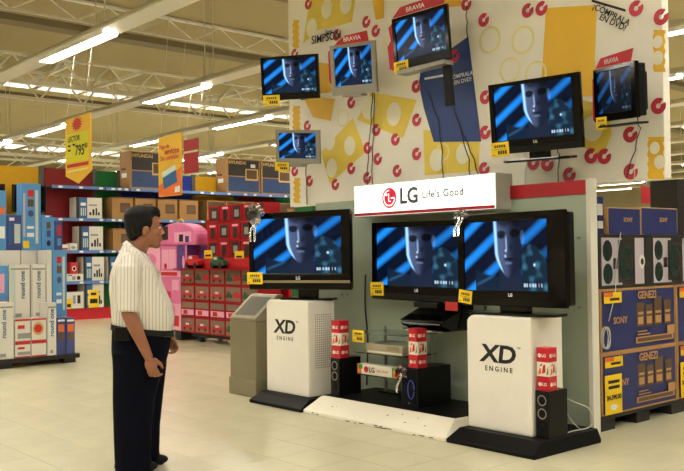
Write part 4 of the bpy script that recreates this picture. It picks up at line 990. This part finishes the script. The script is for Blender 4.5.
MB().box(-w*.72, -.154, .1, -w*.38, -.151, .33).build('window', 'toy_dark', t); MB().box(-w*.05, -.154, .05, w*.8, -.151, .22).build('pale_print', 'toy_palepink', t); MB().box(w*.2, -.156, .06, w*.4, -.154, .18).build('dark_print', 'toy_dark', t); MB().box(w*.5, -.156, .05, w*.68, -.154, .15).build('dark_print', 'toy_purple', t)
MB().tube([(-.15, -.03, .38), (-.1, -.03, .44), (.0, -.03, .45), (.06, -.03, .40)], .015).build('handle', 'tag_yellow', t, smooth=True)
# ================================================================== BLUE STEREO CARTONS
XO = -3.85
t = thing('floor_pallet', 'grey black plastic pallet under the blue stereo cartons', 'pallet', (XO, 5.98, 0))
MB().box(-1.1, 0, .085, 0, 3.4, .115).build('deck', 'plastic_black', t, bevel=.006)
for y in (.0, .52, 1.08, 1.6, 2.3, 3.0):
    for x in (-1.08, -.55, -.14): MB().box(x, y, 0, x+.14, y+.2, .085).build('foot', 'plastic_black', t)
EQ = []
for k, (u, ww, hh_) in enumerate(((.46, .10, .34), (.575, .10, .30), (.69, .11, .42), (.825, .10, .36))):
    EQ += [(u, .36, u+ww, .36+hh_+.05, 'sony_brown'), (u+.015, .40, u+ww-.015, .52, 'sony_gold'), (u+.015, .56, u+ww-.015, .60, 'sony_gold')]
def stereo(y0, y1, z0, z1, lab, tagbig):
    pr = [(.02, .03, .985, .965, 'sony_blue')]+EQ+[(.43, .10, .95, .20, 'sony_gold'), (.45, .12, .93, .18, 'sony_brown'), (.45, .23, .62, .25, 'sony_gold'), (.45, .28, .58, .30, 'sony_gold'), (.86, .2, .96, .34, 'sony_gold'), (.03, .78, .25, .95, 'tag_yellow'), (.03, .88, .14, .95, 'orange'), (.1, .82, .22, .86, 'ink')]
    if tagbig: pr += [(.02, .02, .23, .66, 'tag_yellow'), (.06, .52, .2, .57, 'ink'), (.06, .43, .2, .48, 'ink'), (.08, .08, .17, .18, 'white_ink', 'o')]
    tx_ = [('GENEZI', .085, 'sony_gold', .58, .87, {'bold': .03})]
    if not tagbig: tx_.append(('SONY', .075, 'sony_gold', .225, .50, {'bold': .02}))
    else: tx_ += [('NY', .075, 'sony_gold', .27, .50, {'bold': .02}), ('$4,390.00', .052, 'ink', .125, .29, {'bold': .02})]
    return carton('stereo_carton', lab, 'box', XO-.5, XO, y0, y1, z0, z1, 'sony_gold', 'x', pr, texts=tx_, bevel=.002)
stereo(6.0, 7.15, .115, .592, 'blue stereo carton with a large yellow price sign on the pallet', True)
stereo(6.0, 7.15, .595, 1.10, 'blue stereo carton with gold lettering stacked on the pallet carton', False)
stereo(7.17, 8.32, .115, .592, 'blue stereo carton on the pallet past the price sign carton', True)
stereo(7.17, 8.32, .595, 1.10, 'blue stereo carton stacked past the gold lettered carton', False)
SPK = [(.04, .06, .42, .94, 'lavender'), (.06, .50, .24, .90, 'speaker_teal', 'o'), (.06, .08, .24, .47, 'speaker_teal', 'o'), (.12, .57, .20, .80, 'ink', 'o'), (.25, .36, .33, .56, 'ink'), (.34, .1, .66, .9, 'ink'), (.38, .14, .62, .80, 'speaker_teal', 'o'), (.46, .3, .6, .65, 'ink', 'o'), (.66, .06, .84, .94, 'lavender'), (.74, .35, .86, .62, 'carton_white', 'o'), (.77, .42, .83, .55, 'ink', 'o'), (.86, .0, 1, 1, 'ink')]
for y0, lab in ((6.0, 'above the gold lettered carton'), (6.775, 'at the pallet middle'), (7.55, 'at the far end of the pallet')):
    carton('speaker_carton', 'black carton with large speaker pictures '+lab, 'box', XO-.5, XO, y0, y0+.77, 1.103, 1.53, 'carton_black', 'x', SPK)
for y0, y1, z1, dx, lab, pr in ((5.99, 6.12, 1.83, .03, 'tall narrow blue carton with white labels by the white post', [(.3, .5, .9, .8, 'white_ink'), (.3, .15, .9, .35, 'white_ink')]), (6.13, 6.615, 1.745, .0, 'blue stereo top carton next to the tall narrow one', [(.02, .0, .98, .97, 'sony_blue')]), (6.62, 7.22, 1.76, 0, 'blue stereo top carton in front of the tall black carton', [(.02, 0, .98, .96, 'sony_blue')])):
    carton('stereo_carton', lab, 'box', XO-.4-dx, XO-dx, y0, y1, 1.533, z1, 'sony_blue' if y0 < 6 else 'sony_gold', 'x', pr, texts=[] if y0 < 6 else [('SONY', .05, 'sony_gold', .6, .55, {'bold': .02})])
carton('black_carton', 'tall plain black carton behind the blue top cartons', 'box', XO-.80, XO-.51, PX(650, 190, XO-.80)[1], PX(650, 190, XO-.80)[1]+1.0, 1.103, 2.10, 'carton_black', 'x', [(.3, .72, .5, .745, 'carton_grey')])
carton('support_carton', 'plain brown carton under the tall black carton', 'box', XO-.80, XO-.51, PX(650, 190, XO-.80)[1], PX(650, 190, XO-.80)[1]+1.0, .115, 1.10, 'kraft', 'x')
p = PX(641, 186, -9.0); q = PX(652, 204, -9.0)
t = thing('hanging_banner', 'small plain red banner far behind the blue top cartons', 'sign', (-9.0, (p[1]+q[1])/2, q[2])); MB().box(-.006, -(q[1]-p[1])/2, 0, .006, (q[1]-p[1])/2, p[2]-q[2]).build('banner_sheet', 'strip_red', t)
MB().bar((0, 0, p[2]-q[2]-.01), (0, 0, ZC-q[2]), .006, 0, 6).build('hanging_rod', 'rod', t)
c = PX(606, 338, XO+.02)
wire('pale coiled cable bundle hung beside the stereo cartons', [(c[0]+.012*math.sin(a*.7), c[1]+.05*math.cos(a), c[2]+.085*math.sin(a)) for a in np.linspace(.0, 25, 60)], 'wire_white', .0035, 'coiled_cable', 2)
wire('thin pale cable running down over the stereo cartons', [(XO+.01, 6.30, 1.55), (XO+.012, 6.22, 1.3), (XO+.012, 6.2, 1.08), (XO+.012, 6.1, .85)], 'wire_white', .003)
# ================================================================== THE MAN
mp = PZ(138, 469.5, 0)
hd = math.atan2(_r[1], _r[0])+math.radians(9)
HR = Matrix.Translation((.026, 0, 0)) @ Matrix.Rotation(math.radians(20), 4, 'Z')
person = thing('person', 'man in a white striped short sleeved shirt and dark trousers watching the televisions', 'person', mtx=Matrix.Translation((mp[0], mp[1], 0)) @ Matrix.Rotation(hd, 4, 'Z'))
def ering(z, cx_, rx, ry, n=28, cy_=0, tilt=0, p=2.2):
    out = []
    for k in range(n):
        a = 2*math.pi*k/n; c, s = math.cos(a), math.sin(a)
        x = math.copysign(abs(c)**(2/p), c)*rx; y = math.copysign(abs(s)**(2/p), s)*ry
        out.append((cx_+x, cy_+y, z-tilt*x))
    return out
# body: head, neck, arms, hands, trunk and legs as one skin
B = MB()
B.ell((.022, 0, 1.622), (.106, .078, .105)); B.ell((.062, 0, 1.545), (.078, .062, .088)); B.ell((.104, 0, 1.478), (.032, .034, .028)); B.ell((.075, 0, 1.49), (.055, .05, .035))
B.ell((.110, 0, 1.628), (.026, .055, .03)); B.cap((.136, 0, 1.60), .009, (.151, 0, 1.558), .0125); B.ell((.142, .011, 1.551), (.012, .010, .009)); B.ell((.142, -.011, 1.551), (.012, .010, .009))
B.ell((.132, 0, 1.520), (.016, .026, .010)); B.ell((.130, 0, 1.503), (.016, .024, .010)); B.ell((.092, -.042, 1.555), (.035, .022, .03)); B.ell((.092, .042, 1.555), (.035, .022, .03))
for s in (-1, 1):
    B.ell((.012, s*.078, 1.566), (.024, .012, .036)); B.ell((.018, s*.086, 1.575), (.018, .008, .022))
B.xf(HR)
B.cap((-.02, 0, 1.37), .064, (.035, 0, 1.51), .058)
B.loft([ering(z, c_, rx, ry) for z, c_, rx, ry in ((.80, .02, .16, .155), (.98, .035, .17, .16), (1.2, .0, .13, .15), (1.32, -.01, .09, .13), (1.39, -.015, .055, .07))])
for s in (-1, 1):
    B.cap((-.01, s*.085, .80), .095, (-.005, s*.085, .46), .06); B.cap((-.005, s*.085, .46), .056, (-.03, s*.085, .08), .04); B.cap((-.05, s*.085, .05), .035, (.09, s*.085, .035), .03)
def hand(W0, dirv, palmn, side, s=1.0, curl=1.0):
    d = Vector(dirv).normalized(); n = Vector(palmn); n = (n-d*n.dot(d)).normalized(); u = d.cross(n)*side     # u: towards the thumb side
    W0 = Vector(W0); pc = W0+d*.048*s
    B.ell(pc, (.050*s, .042*s, .019*s), 0, 16, 10, rot=Matrix((d, u, n)).transposed())
    for k, (off, L) in enumerate(((.030, .078), (.010, .085), (-.011, .080), (-.030, .064))):
        p0 = W0+d*.085*s+u*off*s; L *= s; pts = [p0]; dd = d.copy(); seg = (.45, .32, .25); an = 0
        for q in range(3):
            an += (.35, .75, .6)[q]*curl*(1+.05*k); dd = d*math.cos(an)+n*math.sin(an); pts.append(pts[-1]+dd*L*seg[q])
        for q in range(3): B.cap(pts[q], (.0094-.001*q)*s, pts[q+1], (.0088-.001*q)*s, 0, 10)
    p0 = W0+d*.025*s+u*.036*s; p1 = p0+(d*.75+u*.45+n*.35).normalized()*.04*s; p2 = p1+(d*.9+n*.4+u*.0).normalized()*.032*s
    B.cap(p0, .014*s, p1, .0115*s, 0, 10); B.cap(p1, .0115*s, p2, .009*s, 0, 10)
# right arm (towards the camera) hangs with the forearm forward
B.cap((-.03, -.175, 1.32), .046, (-.035, -.232, 1.04), .045); B.cap((-.035, -.232, 1.04), .046, (.005, -.24, .95), .047); B.cap((.005, -.24, .95), .046, (.085, -.235, .765), .029)
hand((.088, -.235, .758), (.28, .0, -1), (.35, .85, -.1), 1, 1.02, 1.0)
# left arm
B.cap((-.0, .175, 1.32), .046, (.02, .245, 1.06), .044); B.cap((.02, .245, 1.06), .044, (.175, .215, .865), .029)
hand((.18, .213, .858), (.6, -.1, -.9), (-.5, -.8, -.3), -1, 1.0, 1.0)
bme = remeshed(B, .0042, 4, .5); bme.materials.append(M_('skin'))
obj('body', bme, person)
for s in (-1, 1):
    MB().ell((.118, s*.030, 1.590), (.012, .014, .009)).xf(HR).build('eye', 'eye_white', person, smooth=True)
    MB().ell((.1285, s*.031, 1.590), (.0035, .007, .007)).xf(HR).build('iris', 'hair', person, smooth=True)
    MB().cap((.138, s*.014, 1.612), .0055, (.118, s*.05, 1.618), .005).xf(HR).build('eyebrow', 'hair', person, smooth=True)
MB().ell((.143, 0, 1.5115), (.008, .022, .0075)).xf(HR).build('lips', 'lips', person, smooth=True)
H_ = MB()
H_.ell((-.002, 0, 1.660), (.108, .088, .080)); H_.ell((-.04, 0, 1.615), (.066, .084, .098)); H_.ell((.068, 0, 1.693), (.066, .072, .042)); H_.ell((-.05, 0, 1.55), (.042, .066, .05)); H_.ell((.112, 0, 1.675), (.022, .05, .022))
for s in (-1, 1): H_.ell((.018, s*.070, 1.625), (.045, .020, .045)); H_.ell((.036, s*.068, 1.595), (.014, .012, .035)); H_.ell((-.035, s*.068, 1.58), (.04, .018, .05))
H_.xf(HR)
hme = remeshed(H_, .006, 4, .5); hme.materials.append(M_('hair')); obj('hair', hme, person)
# shirt
Sh = MB()
Sh.loft([ering(z, c_, rx, ry, tilt=tl_) for z, c_, rx, ry, tl_ in ((.885, .035, .188, .172, .12), (.93, .038, .197, .182, .1), (1.0, .040, .205, .190, .05), (1.08, .030, .200, .188, 0), (1.18, .004, .182, .19, 0), (1.28, -.012, .160, .198, 0), (1.35, -.018, .130, .196, 0), (1.395, -.018, .098, .150, .2), (1.42, -.010, .084, .100, .55), (1.43, .0, .078, .084, .7))])
Sh.cap((-.025, -.165, 1.355), .075, (-.03, -.19, 1.30), .078); Sh.bar((-.03, -.185, 1.33), (-.042, -.236, 1.045), .080, 0, 20, .072)
Sh.cap((.0, .165, 1.355), .075, (.0, .19, 1.30), .078); Sh.bar((.0, .185, 1.33), (.022, .245, 1.05), .080, 0, 20, .070)
sme = remeshed(Sh, .008, 5, .5); sme.materials.append(M_('shirt')); shirt = obj('shirt', sme, person)
C_ = MB()
C_.loft([ering(1.405, .004, .076, .082, 24, tilt=.7), ering(1.448, .010, .070, .074, 24, tilt=.72), ering(1.452, .010, .076, .079, 24, tilt=.72), ering(1.412, .006, .098, .104, 24, tilt=.74)], cap=False)
C_.build('collar', 'shirt', shirt, smooth=True)
MB().box(-.0, -.006, 0, .005, .006, .001).build('button', 'button', shirt, loc=(.160, -.0, 1.31))
MB().box(.10, -.115, 1.20, .106, -.02, 1.30).build('pocket', 'shirt', shirt, loc=(.052, 0, .0))
# trousers, belt, shoes
Tr = MB()
Tr.loft([ering(z, c_, rx, ry, tilt=tl_) for z, c_, rx, ry, tl_ in ((.915, .032, .190, .176, .12), (.86, .028, .192, .182, .06), (.78, .022, .188, .185, 0), (.70, .015, .172, .175, 0), (.66, .01, .13, .15, 0))])
for s, cx_ in ((-1, -.022), (1, .022)):
    Tr.loft([ering(z, c_+(cx_ if z < .5 else cx_*.4), rx, ry, cy_=s*yy) for z, c_, rx, ry, yy in ((.78, .02, .165, .095, .09), (.66, .018, .158, .098, .092), (.48, .006, .135, .09, .092), (.28, -.003, .122, .082, .092), (.10, -.004, .116, .078, .092), (.035, .002, .118, .078, .092), (.025, .002, .112, .072, .092))])
tme_ = remeshed(Tr, .009, 5, .5); tme_.materials.append(M_('trousers')); obj('trousers', tme_, person)
Bl = MB(); Bl.loft([ering(.897, .034, .197, .183, tilt=.13), ering(.897, .034, .204, .190, tilt=.13), ering(.935, .036, .204, .190, tilt=.13), ering(.935, .036, .197, .183, tilt=.13)], cap=False)
belt = Bl.build('belt', 'belt_leather', person, smooth=False); MB().box(.0, -.03, 0, .008, .03, .045).build('buckle', 'steel_watch', belt, loc=(.238, 0, .868))
MB().box(-.05, -.03, 0, .05, .0, .085).build('belt_pouch', 'leather', person, bevel=.008, loc=(-.075, -.178, .865))
for s, cx_ in ((-1, -.03), (1, .03)):
    Q = MB(); Q.ell((-.05+cx_, s*.092, .045), (.065, .042, .05)); Q.ell((.06+cx_, s*.095, .036), (.105, .046, .038)); Q.box(-.105+cx_, s*.092-.038, 0.0, -.03+cx_, s*.092+.038, .03); Q.box(-.08+cx_, s*.093-.036, .004, .13+cx_, s*.093+.036, .022)
    m_ = remeshed(Q, .007, 3, .5); mn = min(v.co.z for v in m_.vertices)
    for v in m_.vertices: v.co.z -= mn
    m_.materials.append(M_('leather')); obj('shoe', m_, person)
MB().loft([[(Vector((.170, .216, .871))+Vector((.6, -.1, -.9)).normalized()*dd+(Vector((.83, 0, .55))*math.cos(a)+Vector((0, 1, 0))*math.sin(a))*.034) for a in np.linspace(0, 2*math.pi, 18, endpoint=False)] for dd in (-.012, .012)], cap=False).build('wrist_watch', 'steel_watch', person, smooth=True)
